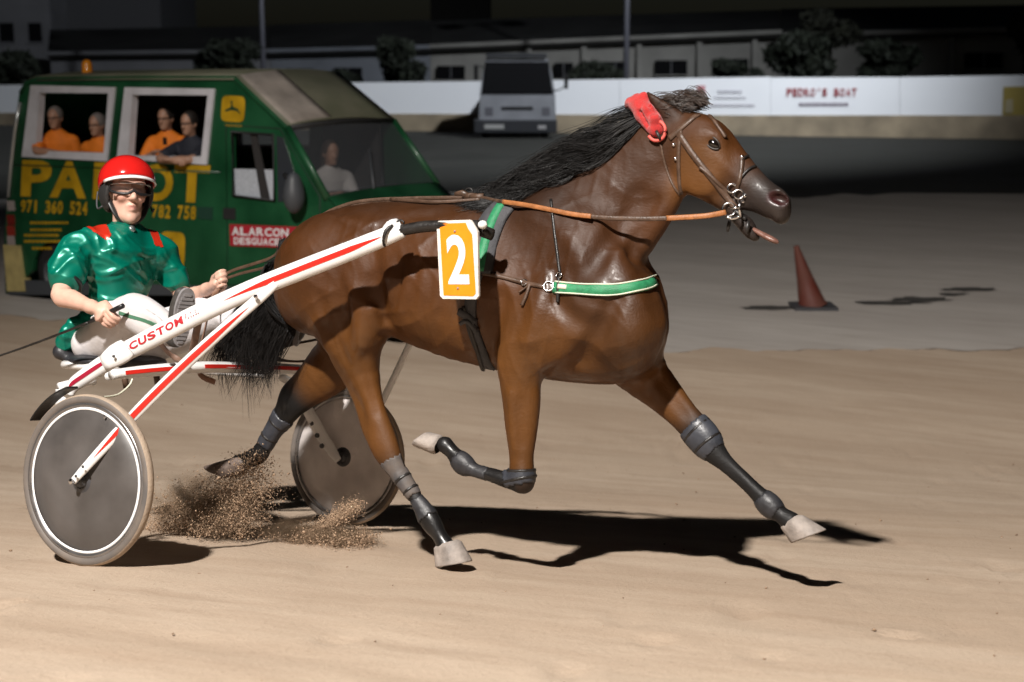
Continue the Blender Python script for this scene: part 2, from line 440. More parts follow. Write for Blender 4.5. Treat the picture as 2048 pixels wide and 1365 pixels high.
def sand_mat(name, c1, c2, c3, rough):
    m = bpy.data.materials.new(name); m.use_nodes = True; nt = m.node_tree; b = nt.nodes["Principled BSDF"]; N = nt.nodes.new; L = nt.links.new
    b.inputs["Roughness"].default_value = rough; b.inputs["Specular IOR Level"].default_value = .2
    tc = N("ShaderNodeTexCoord"); mp = N("ShaderNodeMapping"); mp.inputs["Rotation"].default_value = (0, 0, -math.atan2(EX[1], EX[0])*1.0)
    mp2 = N("ShaderNodeMapping"); mp2.inputs["Scale"].default_value = (.16, 1, 1)
    L(tc.outputs["Object"], mp.inputs[0]); L(mp.outputs[0], mp2.inputs[0])
    def noise(src, sc_, det, ro=.5):
        n = N("ShaderNodeTexNoise"); n.inputs["Scale"].default_value = sc_; n.inputs["Detail"].default_value = det; n.inputs["Roughness"].default_value = ro; L(src.outputs[0], n.inputs["Vector"]); return n
    def ramp(n, a, z):
        r = N("ShaderNodeMapRange"); r.inputs[1].default_value = a; r.inputs[2].default_value = z; L(n.outputs[0], r.inputs[0]); return r
    def mix(f, a, bb, fac=None):
        x = N("ShaderNodeMix"); x.data_type = 'RGBA'; L(f.outputs[0], x.inputs[0])
        for s_, q in ((6, a), (7, bb)):
            if isinstance(q, tuple): x.inputs[s_].default_value = (*q, 1)
            else: L(q.outputs[2], x.inputs[s_])
        return x
    n1 = ramp(noise(mp2, 1.1, 4), .38, .66); n2 = ramp(noise(mp2, 7, 5, .6), .40, .72); n3 = ramp(noise(mp, 60, 5, .7), .52, .75)
    a = mix(n1, c1, c2); c = mix(n2, a, c3); 
    n2.inputs[4].default_value = .55
    d = N("ShaderNodeMix"); d.data_type = 'RGBA'; d.blend_type = 'MULTIPLY'; n3.inputs[3].default_value = 0; n3.inputs[4].default_value = .35
    L(n3.outputs[0], d.inputs[0]); L(c.outputs[2], d.inputs[6]); d.inputs[7].default_value = (.55, .5, .45, 1)
    L(d.outputs[2], b.inputs["Base Color"])
    bp = N("ShaderNodeBump"); bp.inputs["Strength"].default_value = .5; bp.inputs["Distance"].default_value = .012
    n5 = noise(mp, 45, 8, .7); L(n5.outputs[0], bp.inputs["Height"]); L(bp.outputs[0], b.inputs["Normal"])
    return m
M_sand = sand_mat("track_sand", (.41, .316, .236), (.49, .392, .302), (.335, .242, .172), .95)
M_inf = sand_mat("infield_gravel", (.44, .405, .375), (.50, .465, .43), (.33, .285, .25), .9)
ts = np.concatenate([np.linspace(0, .12, 8)[:-1], np.linspace(.12, .62, 230)[:-1], np.linspace(.62, 1, 60)])
sheet("sand_track", -12+ts[None, :]*(yb(xs)[:, None]+12), M_sand, True)
t2 = np.linspace(0, 1, 60)**2
yg = lambda x: 30.0+.02*x+3*vnoise(x, x*0, 6.0, 21)+2.0*vnoise(x, x*0+2, 2.0, 22)+1.2*vnoise(x, x*0+4, .5, 23)
sheet("infield", yb(xs)[:, None]+t2[None, :]*(yg(xs)-yb(xs))[:, None], M_inf, False)
M_turf_shade = mat("turf_shade", (.012, .012, .009), .95, noise=.7, nscale=.5, col2=(.022,.021,.017))  # near-black colour stands in for far ground the lamps leave unlit
sheet("turf_painted_dark", yg(xs)[:, None]+t2[None, :]*(400-yg(xs)[:, None]), M_turf_shade, False)
# stones and clods lying about, and the sand thrown up by hooves and wheels
OCT_V = np.array([(1,0,0),(-1,0,0),(0,1,0),(0,-1,0),(0,0,1),(0,0,-1)], float)
OCT_F = np.array([(0,2,4),(2,1,4),(1,3,4),(3,0,4),(2,0,5),(1,2,5),(3,1,5),(0,3,5)])
def grains(name, pts, size, m, label, cat, frame=WF, flat=1.0):
    n = len(pts); d = rng.normal(0, .28, (n, 6, 3)); V = (OCT_V[None]+d)*size[:, None, None]*np.array([1, 1, flat]); V = V+pts[:, None, :]
    F = (OCT_F[None]+6*np.arange(n)[:, None, None]).reshape(-1, 3)
    return tag(mesh(name, V.reshape(-1, 3), F, m, frame=frame), label, cat, kind="stuff")
n = 320; gx = rng.uniform(-3.5, 3.5, n); gy = rng.uniform(2.8, 12, n); gs = rng.gamma(2.0, .0015, n)+.0015
grains("pebbles", np.column_stack([gx, gy, ground_z(gx, gy)]), gs, mat("clod", (.25, .17, .11), .95, noise=.3, nscale=8), "small stones and clods scattered over the sand track", "pebbles", flat=.7)
M_spray = mat("flying_sand", (.36, .245, .16), .95, noise=.3, nscale=30)
def spray(parts, ylat, ysd, n, label, base):
    pts = []; sz = []
    for (x0, y0, x1, y1, sp, wt) in parts:
        k = int(n*wt); t = rng.random(k); px = x0+(x1-x0)*t+rng.normal(0, sp, k)*1.25; py = y0+(y1-y0)*t+rng.normal(0, sp, k)
        for a, b in zip(px, py):
            y = ylat+rng.normal(0, ysd); q = P(a, b, y)
            if q[2] > .0: pts.append(q); sz.append(rng.gamma(1.6, .00075)+.0006)
    return grains("sand_spray", np.array(pts), np.array(sz), M_spray, label, "sand", frame=TF)
spray([(330,1050,500,1040,22,.34),(420,1030,520,960,22,.30),(350,1040,450,985,26,.22),(480,940,515,915,12,.06),(300,1060,420,1062,10,.08)], .16, .07, 42000, "brown sand thrown up behind the far hind hoof", None)
spray([(540,1096,700,1088,11,.38),(600,1075,735,1085,13,.30),(640,1060,712,1010,9,.12),(500,1108,640,1108,5,.20)], .22, .06, 36000, "pale sand thrown up in front of the far wheel", None)

# fine dust hanging in the spray
def dust(name, c, r, dens, label, seed):
    """closed cloud of airborne dust, denser at its core"""
    v, f = lathe_geo([(max(1e-4, math.sin(a)), -math.cos(a)) for a in np.linspace(0, math.pi, 13)], (0,0,0), (0,0,1), 24)
    v = np.array(v)*np.array(r)+np.array(c); o = mesh(name, v, f, None, frame=TF, base=c)
    m = bpy.data.materials.new("dust_in_air"); m.use_nodes = True; nt = m.node_tree; nt.nodes.remove(nt.nodes["Principled BSDF"]); N = nt.nodes.new; L = nt.links.new
    pv = N("ShaderNodeVolumePrincipled"); pv.inputs["Color"].default_value = (.62, .42, .27, 1); pv.inputs["Anisotropy"].default_value = .2
    L(pv.outputs[0], nt.nodes["Material Output"].inputs["Volume"])
    tc = N("ShaderNodeTexCoord"); mp = N("ShaderNodeMapping"); mp.inputs["Scale"].default_value = [1/q for q in r]; L(tc.outputs["Object"], mp.inputs[0])
    ln = N("ShaderNodeVectorMath"); ln.operation = 'LENGTH'; L(mp.outputs[0], ln.inputs[0])
    fa = N("ShaderNodeMapRange"); fa.inputs[1].default_value = 1.0; fa.inputs[2].default_value = .1; L(ln.outputs["Value"], fa.inputs[0])
    n = N("ShaderNodeTexNoise"); n.inputs["Scale"].default_value = 16; n.inputs["Detail"].default_value = 4; L(tc.outputs["Object"], n.inputs["Vector"])
    rn = N("ShaderNodeMapRange"); rn.inputs[1].default_value = .42; rn.inputs[2].default_value = .66; L(n.outputs[0], rn.inputs[0])
    m1 = N("ShaderNodeMath"); m1.operation = 'MULTIPLY'; L(fa.outputs[0], m1.inputs[0]); L(rn.outputs[0], m1.inputs[1])
    m2 = N("ShaderNodeMath"); m2.operation = 'MULTIPLY'; L(m1.outputs[0], m2.inputs[0]); m2.inputs[1].default_value = dens; L(m2.outputs[0], pv.inputs["Density"])
    o.data.materials.append(m); return tag(o, label, "dust", kind="stuff")
c = P(420, 1015, .16); dust("dust_cloud", c, (.34, .17, .17), 42, "brown dust hanging behind the far hind hoof", 1)
c = P(640, 1078, .20); dust("dust_cloud", c, (.33, .14, .10), 60, "pale dust hanging in front of the far wheel", 2)
# ------------------------------------------------------------------ the trotter
def pc(rows, y=None):
    """pixel rows (px, py, lateral, radius px, lateral radius m) -> points, r, w in the track frame"""
    pts = np.array([P(a, b, c) for a, b, c, *_ in rows]); r = np.array([q[3]*TF.m(p) for q, p in zip(rows, pts)]); w = np.array([q[4] for q in rows])
    return pts, r, w
HV = Vol((-.42, -.42, -.02), (2.62, .42, 1.95), .0075)
_st = [(578,530,605,.05,0),(590,495,640,.14,0),(615,462,665,.205,.0),(655,433,676,.25,.1),(710,413,672,.275,.12),(770,405,668,.27,.12),(830,404,687,.28,.1),
       (900,405,714,.295,.1),(960,402,731,.285,.15),(1020,397,744,.26,.3),(1080,398,756,.235,.42),(1150,415,766,.215,.4),(1220,450,770,.2,.3),(1268,490,762,.18,.2),(1295,545,740,.14,0),(1308,600,700,.06,0)]
HV.loft([(P(a, b, 0)[0], P(a, b, 0)[2], P(a, c, 0)[2], w, t) for a, b, c, w, t in _st], k=0)
def limb(rows, k=.04, n=3): HV.chain(*pc(rows), k=k, n=n)
# near hind leg
limb([(655,530,-.10,88,.16),(672,600,-.13,76,.13),(695,665,-.145,60,.095),(722,735,-.145,39,.066),(746,805,-.14,21,.040),(763,868,-.135,28,.042),(772,900,-.135,30,.042),(799,948,-.13,18.5,.031),(837,1004,-.125,15,.025),(860,1042,-.12,22.5,.034),(880,1073,-.12,15.5,.028),(893,1096,-.12,21,.034)], .07)
limb([(690,725,-.145,24,.03),(716,800,-.14,12,.02),(738,862,-.135,14,.024),(758,880,-.135,18,.03)], .03)
# stifle and flank fold
limb([(742,605,-.20,30,.07),(738,660,-.19,34,.07),(728,700,-.17,30,.06)], .05)
# far hind leg
limb([(670,560,.10,85,.15),(700,640,.13,80,.12),(690,700,.14,62,.09),(652,748,.14,48,.07),(615,782,.14,35,.05),(586,806,.14,31,.046),(568,832,.14,25,.04),(548,860,.14,17.5,.032),(530,890,.14,17,.03),(519,908,.14,20,.034),(497,920,.14,17,.03),(478,927,.14,19,.032)], .06)
limb([(640,715,.14,24,.03),(602,752,.14,13,.022),(575,784,.14,14,.024),(580,805,.14,18,.03)], .03)
# shoulders, upper arms
limb([(1105,450,-.105,60,.07),(1160,520,-.14,85,.07),(1215,600,-.155,78,.075),(1245,655,-.155,60,.07)], .06)
limb([(1105,450,.105,60,.07),(1160,520,.13,85,.07),(1215,600,.14,78,.07),(1240,650,.14,60,.065)], .06)
limb([(1180,640,-.165,62,.06),(1090,650,-.175,78,.07),(1045,705,-.175,58,.07),(1040,760,-.165,44,.062),(1043,800,-.16,41,.055),(1043,855,-.155,35,.047),(1043,912,-.15,26,.038),(1044,946,-.15,26,.042),(1046,966,-.15,23,.04)], .06)
limb([(1046,962,-.15,20,.036),(1020,962,-.15,17.5,.033),(985,951,-.15,15,.028),(945,939,-.15,14.5,.027),(926,928,-.15,22,.034),(905,905,-.15,15,.028),(890,890,-.15,18,.032)], .02)
limb([(1225,665,.13,70,.08),(1275,735,.15,54,.07),(1322,783,.15,41,.056),(1370,835,.15,31,.041),(1404,873,.15,33,.045),(1424,899,.15,27,.04),(1450,926,.15,18.5,.031),(1485,958,.15,16.5,.028),(1516,988,.15,17.5,.029),(1539,1011,.15,24,.036),(1562,1030,.15,17,.030),(1580,1043,.15,22,.036)], .06)
# breast muscles
limb([(1262,590,-.08,55,.08),(1285,650,-.085,50,.08),(1265,700,-.08,52,.08)], .05)
limb([(1275,590,.08,55,.08),(1290,650,.09,50,.08),(1270,705,.09,52,.08)], .05)
# neck
limb([(1105,520,0,140,.15),(1180,452,0,124,.125),(1248,378,0,101,.10),(1300,322,0,82,.085),(1335,288,0,68,.08)], .08)
limb([(1280,480,-.03,34,.05),(1320,425,-.03,30,.045),(1345,380,-.03,28,.04)], .05)
# head
limb([(1368,272,0,52,.072),(1410,290,0,55,.086),(1446,325,0,49,.068),(1482,358,0,41,.053),(1514,385,0,35.5,.046),(1542,405,0,33,.049),(1556,416,0,27,.048),(1562,432,0,18,.042)], .03)
for sy in (-1, 1):
    HV.chain(*pc([(1395,300,.055*sy,62,.035),(1403,345,.055*sy,50,.03)]), k=.03)      # jowl
    HV.chain(*pc([(1402,272,.072*sy,15,.018),(1425,274,.074*sy,14,.018),(1442,288,.062*sy,9,.013)]), k=.02)    # brow
    HV.chain(*pc([(1436,318,.062*sy,7,.012),(1466,346,.051*sy,6,.01),(1488,372,.044*sy,5,.008)]), k=.02)   # facial crest
    HV.chain(*pc([(1556,390,.034*sy,15,.022),(1569,402,.034*sy,13,.02)]), k=.02)       # nostril flare
    HV.chain(*pc([(1543,395,.056*sy,7,.026),(1554,396,.055*sy,11,.032),(1566,402,.048*sy,8,.028)]), k=.008, op='s')  # nostril
    HV.chain(*pc([(1425,287,.094*sy,9,.014)]), k=.01, op='s')
limb([(1400,365,0,30,.058),(1450,398,0,25,.045),(1482,434,0,20,.040),(1499,461,0,15,.038),(1510,475,0,9.5,.032)], .03)
HV.chain(*pc([(1480,421,0,3,.09),(1500,430,0,5,.09),(1525,450,0,10,.09),(1546,474,0,14,.09)]), k=.006, op='s')
# ears laid back
for sy in (-1, 1):
    HV.chain(*pc([(1352,236,.045*sy,17,.022),(1328,218,.06*sy,15,.02),(1305,197,.065*sy,9,.014),(1292,181,.066*sy,3,.006)]), k=.015)
    HV.chain(*pc([(1336,228,.085*sy,8,.016),(1312,205,.085*sy,5,.012)]), k=.006, op='s')
# muscle relief: grooves and ridges
def groove(rows, depth=.6): HV.chain(*pc([(a, b, c, r, w) for a, b, c, r, w in rows]), k=.05, op='s')
def hitP(px, py, vol=None):
    d = TM.T@ray(px, py); return (vol or HV).march(TF.cam, d, 9.0, 3.5)
def ridge(pix, rpx, off=-.4, op='u', k=.03):
    pts = []; rr = []
    for (a, b), r in zip(pix, rpx):
        h = hitP(a, b)
        if h is None: continue
        g = HV.grad(h); m = TF.m(h)*r; pts.append(h+g*m*off); rr.append(m)
    HV.chain(pts, rr, rr, k=k, op=op)
ridge([(1130,470),(1165,530),(1205,590)], [14,16,14], -.85)                 # shoulder blade
ridge([(1275,395),(1225,470),(1180,540)], [13,15,13], .80, 's', .05)      # neck groove ahead of the shoulder
ridge([(1310,400),(1285,450),(1262,510)], [9,10,9], .72, 's', .03)        # jugular groove
ridge([(1110,600),(1150,640),(1195,660)], [10,12,10], .66, 's', .04)      # between triceps and arm
ridge([(1160,720),(1200,660),(1230,600)], [13,13,10], .70, 's', .05)       # breast fold
ridge([(740,470),(748,540),(745,600)], [12,14,12], .75, 's', .05)         # flank hollow
ridge([(690,440),(735,455)], [16,14], -.75)                                # point of hip
ridge([(640,600),(660,660),(690,720)], [10,10,8], .60, 's', .03)            # hamstring line
ridge([(752,560),(764,610),(772,660)], [14,15,12], .55, 's', .04)          # fold between belly and thigh
ridge([(745,625),(757,650),(780,655)], [9,10,8], -.3, 'u', .03)            # stifle skin fold
ridge([(1000,600),(990,660),(985,715)], [13,15,13], .48, 's', .04)        # behind the elbow
ridge([(1042,800),(1040,850),(1042,890)], [6,6,5], .8, 's', .02)
ridge([(725,720),(742,780),(752,830)], [7,6,5], .6, 's', .02)
ridge([(803,945),(832,990),(850,1022)], [5,5,4], .6, 's', .012)             # between tendon and cannon bone
ridge([(1450,935),(1480,965),(1515,1000)], [5,5,4], .6, 's', .012)
ridge([(985,944),(950,934)], [4,4], .6, 's', .012)
ridge([(700,560),(715,620),(722,690)], [12,13,9], -.72, 'u', .04)            # thigh
ridge([(1320,760),(1350,805),(1372,832)], [9,9,7], .7, 's', .025)
ridge([(1020,790),(1024,850),(1030,900)], [8,8,6], -.6, 'u', .02)
ridge([(1085,560),(1075,620),(1060,680)], [16,18,16], -.78, 'u', .04)        # triceps
ridge([(760,470),(800,440),(860,430)], [12,14,12], .93, 's', .05)
for q in range(5):                                                          # faint ribs
    x = 800+q*32
    ridge([(x,530),(x-6,580),(x-16,630)], [8,9,7], .97, 's', .03)
HV.smooth(1)
hv, hf = HV.surf(); hv = relax(hv, hf, 3, .5)
def nz(a): a = np.asarray(a, float); return a/np.linalg.norm(a)
def creases(V, seeds):
    """sharp-crested cloth folds: warped ridges running in several directions, each fading in and out"""
    d = np.zeros(len(V))
    for k, (dr, wl, amp) in enumerate(seeds):
        dr = nz(dr); r_ = np.random.default_rng(100+k); ph = r_.uniform(0, 6.28, 6)
        w1 = .9*np.sin(V@np.array([9.,-7.,5.])+ph[0])+.7*np.sin(V@np.array([-12.,6.,10.])+ph[1])+.4*np.sin(V@np.array([21.,17.,-14.])+ph[2])
        s = np.abs(np.sin(math.pi*(V@dr)/wl+w1*.9+ph[3])); m = np.clip(.25+.75*np.sin(V@np.array([11.,13.,9.])*1.0+ph[4])*np.sin(V@np.array([-8.,10.,15.])+ph[5]), 0, 1)
        d += amp*m*(1-s)**2
    return d
_hn = HV.grad(hv); _zn = np.clip((hv[:, 2]-.66)/.12, 0, 1)*np.clip((hv[:, 0]-.22)/.1, 0, 1)*np.clip((1.98-hv[:, 0])/.12, 0, 1)
hv = hv+_hn*((creases(hv*.75, [((.9,.2,.5), .060, .0045), ((.4,.3,-.9), .075, .0045), ((1,.1,-.2), .045, .003), ((.2,.4,1), .10, .005)])-.0015)*_zn)[:, None]
# coat colour: bay with black points, shoulder shade painted in
def segd(V, pix, y):
    p = np.array([P(a, b, y) for a, b in pix]); best = np.full(len(V), 9.0); par = np.zeros(len(V)); L = 0
    for a, b in zip(p[:-1], p[1:]):
        d = b-a; l = np.linalg.norm(d); t = np.clip((V-a)@d/l**2, 0, 1); e = np.linalg.norm(V-a-t[:, None]*d, axis=1)
        m = e < best; best[m] = e[m]; par[m] = (L+t*l)[m]; L += l
    return best, par
def sstep(a, b, x): t = np.clip((x-a)/(b-a), 0, 1); return t*t*(3-2*t)
BAY = np.array([.059, .0198, .0044]); BAYL = np.array([.110, .043, .0088]); DRK = np.array([.016, .0072, .0040]); BLK = np.array([.0075, .007, .007]); MUZ = np.array([.020, .016, .0145])
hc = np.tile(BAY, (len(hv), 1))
def blend(c, col, a): return c*(1-a[:, None])+np.asarray(col)*a[:, None]
side = hv[:, 1]
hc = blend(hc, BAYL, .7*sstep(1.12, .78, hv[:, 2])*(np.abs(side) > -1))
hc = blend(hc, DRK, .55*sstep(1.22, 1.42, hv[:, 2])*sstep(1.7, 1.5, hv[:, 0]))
e, t = segd(hv, [(1120,470),(1240,640),(1280,760)], -.15); hc = blend(hc, DRK, .45*sstep(.28, .05, e))  # shade on shoulder and breast, painted into the coat
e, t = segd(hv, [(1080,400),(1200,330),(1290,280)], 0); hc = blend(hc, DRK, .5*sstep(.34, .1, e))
for pix, y, s0, s1 in [([(722,735),(764,872),(797,945),(836,1003),(861,1043),(893,1096),(905,1130)], -.13, .30, .52),
                       ([(640,750),(586,806),(548,860),(519,908),(478,927),(440,930)], .14, .02, .16),
                       ([(1041,760),(1043,912),(1046,966),(985,951),(925,927),(890,890)], -.15, .30, .40),
                       ([(1275,735),(1370,835),(1424,899),(1485,958),(1539,1010),(1580,1043),(1620,1070)], .15, .20, .36)]:
    e, t = segd(hv, pix, y); hc = blend(hc, BLK, sstep(s0, s1, t)*sstep(.14, .10, e))
e, t = segd(hv, [(1440,310),(1500,375),(1560,430)], 0); hc = blend(hc, MUZ, sstep(.02, .22, t)*sstep(.2, .12, e)*.93)
e, t = segd(hv, [(1400,330),(1385,380)], -.08); hc = blend(hc, BAYL, .75*sstep(.14, .04, e))
e, t = segd(hv, [(1545,395),(1566,401)], -.05); hc = blend(hc, (.022,.003,.003), sstep(.030, .018, e))
e, t = segd(hv, [(1300,190),(1340,228)], -.06); hc = blend(hc, DRK, .6*sstep(.06, .02, e))
HORSE = thing("horse", TF, (1.05, 0, 0), "bay trotting horse stretched out at full trot in front of the sulky", "horse")
def coat_mat():
    m = mat("horse_coat", BAY, .42, spec=.30, attr="coat", noise=.16, nscale=6.0)
    nt = m.node_tree; N = nt.nodes.new; L = nt.links.new; b = nt.nodes["Principled BSDF"]
    tc = N("ShaderNodeTexCoord"); mp = N("ShaderNodeMapping"); mp.inputs["Scale"].default_value = (1, 1, .45); mp.inputs["Rotation"].default_value = (0, .5, 0); L(tc.outputs["Object"], mp.inputs[0])
    # sweat: wet patches are glossier
    n = N("ShaderNodeTexNoise"); n.inputs["Scale"].default_value = 4.5; n.inputs["Detail"].default_value = 6; n.inputs["Roughness"].default_value = .65; L(mp.outputs[0], n.inputs["Vector"])
    r = N("ShaderNodeMapRange"); r.inputs[1].default_value = .38; r.inputs[2].default_value = .62; r.inputs[3].default_value = .62; r.inputs[4].default_value = .40; L(n.outputs[0], r.inputs[0]); L(r.outputs[0], b.inputs["Roughness"])
    nf_ = N("ShaderNodeTexNoise"); nf_.inputs["Scale"].default_value = 34; nf_.inputs["Detail"].default_value = 5; nf_.inputs["Roughness"].default_value = .7; L(mp.outputs[0], nf_.inputs["Vector"])
    ad = N("ShaderNodeMath"); ad.operation = 'MULTIPLY_ADD'; L(nf_.outputs[0], ad.inputs[0]); ad.inputs[1].default_value = .35; L(n.outputs[0], ad.inputs[2])
    cw = N("ShaderNodeMapRange"); cw.inputs[1].default_value = .68; cw.inputs[2].default_value = .84; cw.inputs[3].default_value = .0; cw.inputs[4].default_value = .55; L(ad.outputs[0], cw.inputs[0]); L(cw.outputs[0], b.inputs["Coat Weight"]); b.inputs["Coat Roughness"].default_value = .24
    n2 = N("ShaderNodeTexNoise"); n2.inputs["Scale"].default_value = 16; n2.inputs["Detail"].default_value = 4; L(mp.outputs[0], n2.inputs["Vector"])
    n3 = N("ShaderNodeTexNoise"); n3.inputs["Scale"].default_value = 230; n3.inputs["Detail"].default_value = 3; mh = N("ShaderNodeMapping"); mh.inputs["Scale"].default_value = (.18, 1, .45); mh.inputs["Rotation"].default_value = (0, .7, 0); L(tc.outputs["Object"], mh.inputs[0]); L(mh.outputs[0], n3.inputs["Vector"])
    b1 = N("ShaderNodeBump"); b1.inputs["Strength"].default_value = .14; b1.inputs["Distance"].default_value = .02; L(n2.outputs[0], b1.inputs["Height"])
    nv = N("ShaderNodeTexNoise"); nv.noise_type = 'RIDGED_MULTIFRACTAL'; nv.inputs["Scale"].default_value = 5.5; nv.inputs["Detail"].default_value = 3; nv.inputs["Distortion"].default_value = .5; L(tc.outputs["Object"], nv.inputs["Vector"])
    b0 = N("ShaderNodeBump"); b0.inputs["Strength"].default_value = .24; b0.inputs["Distance"].default_value = .012; L(nv.outputs[0], b0.inputs["Height"]); L(b0.outputs[0], b1.inputs["Normal"])
    b2 = N("ShaderNodeBump"); b2.inputs["Strength"].default_value = .30; b2.inputs["Distance"].default_value = .004; L(n3.outputs[0], b2.inputs["Height"]); L(b1.outputs[0], b2.inputs["Normal"]); L(b2.outputs[0], b.inputs["Normal"])
    return m
M_coat = coat_mat()
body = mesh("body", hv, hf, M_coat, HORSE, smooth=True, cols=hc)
# ------------------------------------------------------------------ hooves, eyes, tongue, hair
M_hoof = mat("hoof_horn", (.26, .225, .20), .65, noise=.35, nscale=18, bump=.4, bscale=70)
M_hoofd = mat("hoof_horn_dark", (.12, .09, .075), .6, noise=.25, nscale=30, bump=.3, bscale=60)
def hoof(c0, c1, s0, s1, y, m, ns=20):
    a, b, c, d = [P(*q, y) for q in (c0, c1, s0, s1)]       # coronet heel, toe; sole heel, toe
    mid0 = (a+b)/2; mid1 = (c+d)/2; rings = []
    for t, g in ((-.12, .80), (0, 1.0), (.12, 1.0), (.5, 1.0), (.93, 1.0), (1.0, .97), (1.0, .8), (.93, .5)):
        ce = mid0+(mid1-mid0)*t; ax = ((b-a)*(1-t)+(d-c)*t)/2*g; wl = (.040*(1-t)+.056*t)*g
        for k in range(ns):
            an = 2*math.pi*k/ns; cx = math.cos(an); sy = math.sin(an)
            rings.append(ce+ax*cx+np.array([0, wl*sy*(1 if cx > -.3 else .85), 0]))
    f = [(r*ns+k, r*ns+(k+1) % ns, (r+1)*ns+(k+1) % ns, (r+1)*ns+k) for r in range(7) for k in range(ns)]+[tuple(range(7*ns, 8*ns))]
    o = mesh("hoof", rings, f, m, HORSE, smooth=True)
    return o
hoof((869,1097),(921,1083),(873,1135),(943,1123), -.12, M_hoof)
hoof((1562,1056),(1606,1031),(1583,1087),(1653,1060), .15, M_hoof)
hoof((881,870),(868,909),(856,864),(831,893), -.15, M_hoof)
hoof((491,946),(484,910),(462,957),(411,932), .14, M_hoofd)
M_eye = mat("horse_eye", (.006, .004, .003), .05, spec=.8)
M_lid = mat("eyelid_skin", (.02, .014, .011), .5)
for sy in (-1, 1):
    h = hitP(1425, 287) if sy < 0 else hitP(1425, 287)*np.array([1, -1, 1]); c = h+np.array([0, -sy*.012, 0])
    lm = lathe_geo([(max(1e-4, .024*math.sin(a)), -.022*math.cos(a)) for a in np.linspace(0, math.pi, 13)], c, (0, 1, 0), 24)
    ud = np.array([.80, 0, -.60]); wd = np.array([.60, 0, .80])
    lv = np.array(lm[0])-c; lv = c+lv+np.outer(lv@ud, ud)*.30-np.outer(lv@wd, wd)*.18
    e = mesh("eye", lv, lm[1], M_eye, HORSE, smooth=True)
    ud, wd = ud, wd        # along / across the face
    for s2, q in ((1, .013), (-1, .011)):
        an = np.linspace(-.1, math.pi+.1, 9)
        tube("eyelid", [c+ud*.031*math.cos(a)+wd*s2*q*1.45*math.sin(a)+np.array([0, sy*(.011+.006*math.sin(a)), 0]) for a in an], [.002]+[.0035]*7+[.002], M_lid, e, sides=6)
M_tongue = mat("tongue", (.17, .085, .065), .35, noise=.2, nscale=40, bump=.3)
mesh("tongue", *tube_geo([P(*q) for q in ((1496,452,-.005),(1518,466,-.010),(1537,476,-.014),(1551,483,-.016),(1557,486,-.016))], [.012,.019,.022,.018,.006], sides=12, sub=4, up=(0,1,0), flat=.5), M_tongue, HORSE, smooth=True)
M_hair = mat("dark_hair", (.006, .0052, .005), .48, spec=.3, noise=.5, nscale=25)
def pushout(p, vol, d):
    for _ in range(3):
        ok = np.all((p > vol.lo+.03) & (p < vol.lo+vol.h*(vol.n-4)-.03), 1)
        if not ok.any(): break
        s = vol.at(p[ok]); q = p[ok]; m = s < d
        if not m.any(): break
        q[m] += vol.grad(q[m])*(d-s[m])[:, None]; p[ok] = q
    return p
def hair(name, clump, nc, per, spread, r0, parent, m, push=.006, seg=5):
    """locks: every strand of a clump follows the clump's own wavy path with a little scatter"""
    paths = []
    for i in range(nc):
        q = np.array(clump(i), float); ph = rng.uniform(0, 6.28, 2); am = rng.uniform(.25, .85); fr = rng.uniform(5, 9)
        for j in range(per):
            d = rng.normal(0, 1, 3)*np.array([spread, spread, spread*.0016]); L = rng.uniform(.72, 1.06); e = rng.normal(0, 1, 3)*np.array([spread*1.2, spread*1.2, spread*.003])
            r = q+d*.55; k = np.linspace(0, 1, len(r))[:, None]; r = r+e*k*k; r = r[0]+(r-r[0])*L
            p = crom(np.array([P(*a) for a in r]), seg); w = np.linspace(0, 1, len(p))[:, None]
            wv = np.sin(w*fr+ph[0]+d[0]*.04)*.013*am; wz = np.sin(w*fr*.8+ph[1]+d[1]*.04)*.013*am
            p = p+w*np.hstack([wv*.4, wv*.6, wz])
            if push: p = pushout(p, HV, push*(.6+.8*rng.random()))
            paths.append(p)
    V, F = strands_geo(None, paths, r0)
    return mesh(name, V, F, m, parent, smooth=True)
_cr = crom(np.array([(1316,222),(1270,247),(1190,295),(1110,345),(1040,384),(1000,398)], float), 20)
def mane_path(i):
    t = rng.random()**.85; a = _cr[int(t*(len(_cr)-1))]; u = rng.random()
    L = (130+85*rng.random())*(.42+.58*(1-t)); y0 = rng.uniform(-.02, .012)
    if u < .50:      # lies along the near side of the neck, blown back
        dn = rng.uniform(8, 62)*(1-.45*t)
        return [(a[0], a[1]+2, y0), (a[0]-L*.28, a[1]+dn*.85+L*.06, y0-.055), (a[0]-L*.65, a[1]+dn+L*.26, y0-.085), (a[0]-L, a[1]+dn*.8+L*(.40-.16*rng.random()), y0-.08+rng.normal(0,.03))]
    up = rng.uniform(-4, 32)
    return [(a[0], a[1]+1, y0), (a[0]-L*.3, a[1]-up+L*.06, y0-.01), (a[0]-L*.65, a[1]-up*.8+L*.20, y0-.02), (a[0]-L*1.02, a[1]-up*.2+L*.36+rng.normal(0,10), y0-.03)]
hair("mane", mane_path, 190, 22, 6.0, .0014, HORSE, M_hair)
def fly_path(i):
    t = rng.random(); a = _cr[int(t*(len(_cr)-1))]; L = 60+90*rng.random(); up = rng.uniform(6, 34); y0 = rng.uniform(-.05, .03)
    return [(a[0], a[1]+2, y0), (a[0]-L*.3, a[1]-up*.8+L*.1, y0), (a[0]-L*.65, a[1]-up+L*.2, y0-.02), (a[0]-L, a[1]-up*.5+L*.25+rng.normal(0, 12), y0-.02)]
hair("mane_wisps", fly_path, 70, 4, 5.0, .0010, HORSE, M_hair)
M_hairb = mat("brown_hair", (.035, .018, .010), .4, noise=.4, nscale=25)
